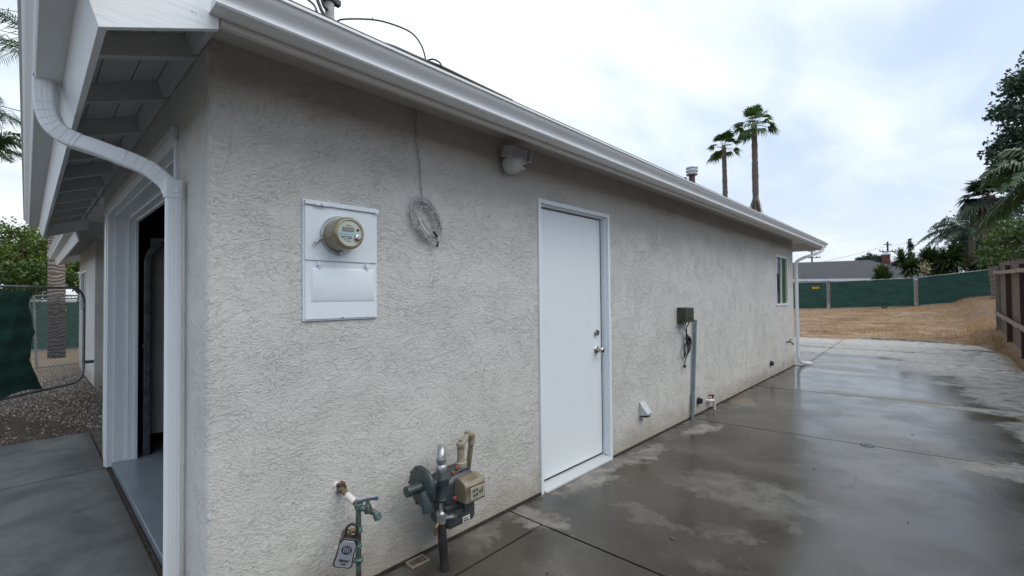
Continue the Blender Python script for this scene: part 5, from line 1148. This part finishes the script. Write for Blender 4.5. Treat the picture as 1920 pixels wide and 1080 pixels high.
def wires():
    for i, (ya, yb, D, r) in enumerate(((17, 23, 14, .010), (38, 47, 14, .010), (58, 67, 14, .010), (72, 84, 14, .005), (26, 38, 14, .004), (200, 210, 11, .010))):
        a = P(-420, ya - (yb - ya) * 11.5, D * .9); b = P(60, yb + 4, D); c = P(260, yb + 46, D * 1.15)
        t = MB(); t.tube(spline([a, b, c], 8), r, 5)
        tag(t.build('overhead_wire', 'wire'), ['top thick overhead wire at the upper left corner', 'second thick overhead wire at the upper left corner', 'third thick overhead wire at the upper left corner', 'lowest thin overhead wire of the upper left bundle', 'thin overhead wire just under the top one', 'single overhead wire crossing the palm fronds at the left edge'][i], 'wire', 'overhead wires at the upper left')
    m = MB(); m.tube(spline([P(1480, 505, 60), P(1600, 478, 70), P(1664, 462, 78), P(1800, 440, 90)], 6), .02, 4); tag(m.build('overhead_wire', 'wire'), 'faint overhead wire running to the utility pole by the chimney', 'wire')
wires()
def fallen():
    rng = random.Random(31)
    for x, y, lab in ((3.25, -1.95, 'small brown leaf lying farthest right on the near slab'), (2.62, -2.12, 'small brown leaf near the lower right corner of the picture'), (3.9, -1.35, 'small brown leaf just before the green lid'), (2.1, -.95, 'small brown leaf among the pale drying marks'), (5.6, -1.9, 'small dark leaf beyond the green lid'), (1.35, -.62, 'small brown leaf on the nearest slab by the black pipe'), (8.4, -2.2, 'small dark leaf on the far wet slab')):
        m = MB(); a = rng.uniform(0, 6.28); u = Vector((math.cos(a), math.sin(a), 0)); w = Vector((-math.sin(a), math.cos(a), 0)); o = Vector((x, y, .002)); L = rng.uniform(.014, .022)
        vs = [o - u * L, o - u * L * .3 + w * L * .45 + Vector((0, 0, .004)), o + u * L * .5 + w * L * .3 + Vector((0, 0, .006)), o + u * L, o + u * L * .5 - w * L * .3 + Vector((0, 0, .003)), o - u * L * .3 - w * L * .4 + Vector((0, 0, .001)), o + Vector((0, 0, .001))]
        m.add(vs, [(0, 1, 6), (1, 2, 6), (2, 3, 6), (3, 4, 6), (4, 5, 6), (5, 0, 6)]); tag(m.build('fallen_leaf', 'mastic', None, smooth=False), lab, 'leaf', 'fallen leaves on the concrete')
fallen()
# ------------------------------------------------------------------ uncountable ground cover
def grass():
    rng = random.Random(9); m = MB()
    n = 0
    while n < 11000:
        x = 17 + 22 * rng.random() ** 1.5; y = rng.uniform(-4.6, 5) if rng.random() < .6 else rng.uniform(-3.4, 1.5)
        if x < 18.6 and y > -2.6: continue
        if math.sin(x * 1.9 + 2 * math.sin(y * 1.3)) + math.sin(y * 2.3 + x * .7) < -.2 and rng.random() < .75: continue
        z = gz(x, y) - .01; s = rng.uniform(.03, .10) * (1.6 if y < -2.8 else 1)
        for k in range(2):
            a = rng.uniform(0, 6.28); dx, dy = math.cos(a), math.sin(a); l = rng.uniform(.3, 1.3) * s; ox, oy = rng.gauss(0, .05), rng.gauss(0, .05)
            m.add([(x + ox - dy * .006, y + oy + dx * .006, z), (x + ox + dy * .006, y + oy - dx * .006, z), (x + ox + dx * l, y + oy + dy * l, z + s)], [(0, 1, 2)])
        n += 1
    for i in range(5200):
        x = rng.uniform(11.5, 18.5); y = -3.28 + abs(rng.gauss(0, .22)); 
        if x < 16.8 and y > -3.0 - .0: y = -3.2 + .1 * rng.random()
        z = gz(x, y) - .02; s = rng.uniform(.05, .2); a = rng.uniform(0, 6.28); l = rng.uniform(.1, 1.2) * s
        m.add([(x - .005, y, z), (x + .005, y, z), (x + math.cos(a) * l, y + math.sin(a) * l, z + s)], [(0, 1, 2)])
    tag(m.build('dry_grass', 'drygr', None, smooth=False), 'short straw-coloured dry grass over the vacant lot', 'grass', None, 'stuff')
grass()
def gravel():
    rng = random.Random(12); m = MB()
    for i in range(8500):
        y = 4.8 + 7.5 * rng.random() ** 1.3; x = rng.uniform(-2.4, 1.4)
        if x > .28 and y > 8.25: continue
        if y < 5.1 - x * 2.2 and rng.random() < .88: continue
        s = rng.uniform(.006, .017) * (1 + .05 * y); z = gz(x, y)
        a = rng.uniform(0, 3); vs = [(math.cos(a + k * 2.09) * s * rng.uniform(.7, 1.3), math.sin(a + k * 2.09) * s * rng.uniform(.7, 1.3), -.002) for k in range(3)] + [(rng.uniform(-.3, .3) * s, rng.uniform(-.3, .3) * s, s * rng.uniform(.6, 1.1))]
        m.add([(x + q[0], y + q[1], z + q[2]) for q in vs], [(0, 1, 3), (1, 2, 3), (2, 0, 3)])
    tag(m.build('gravel', 'stone', None, smooth=False), 'loose grey-brown gravel beside the house', 'gravel', None, 'stuff')
gravel()
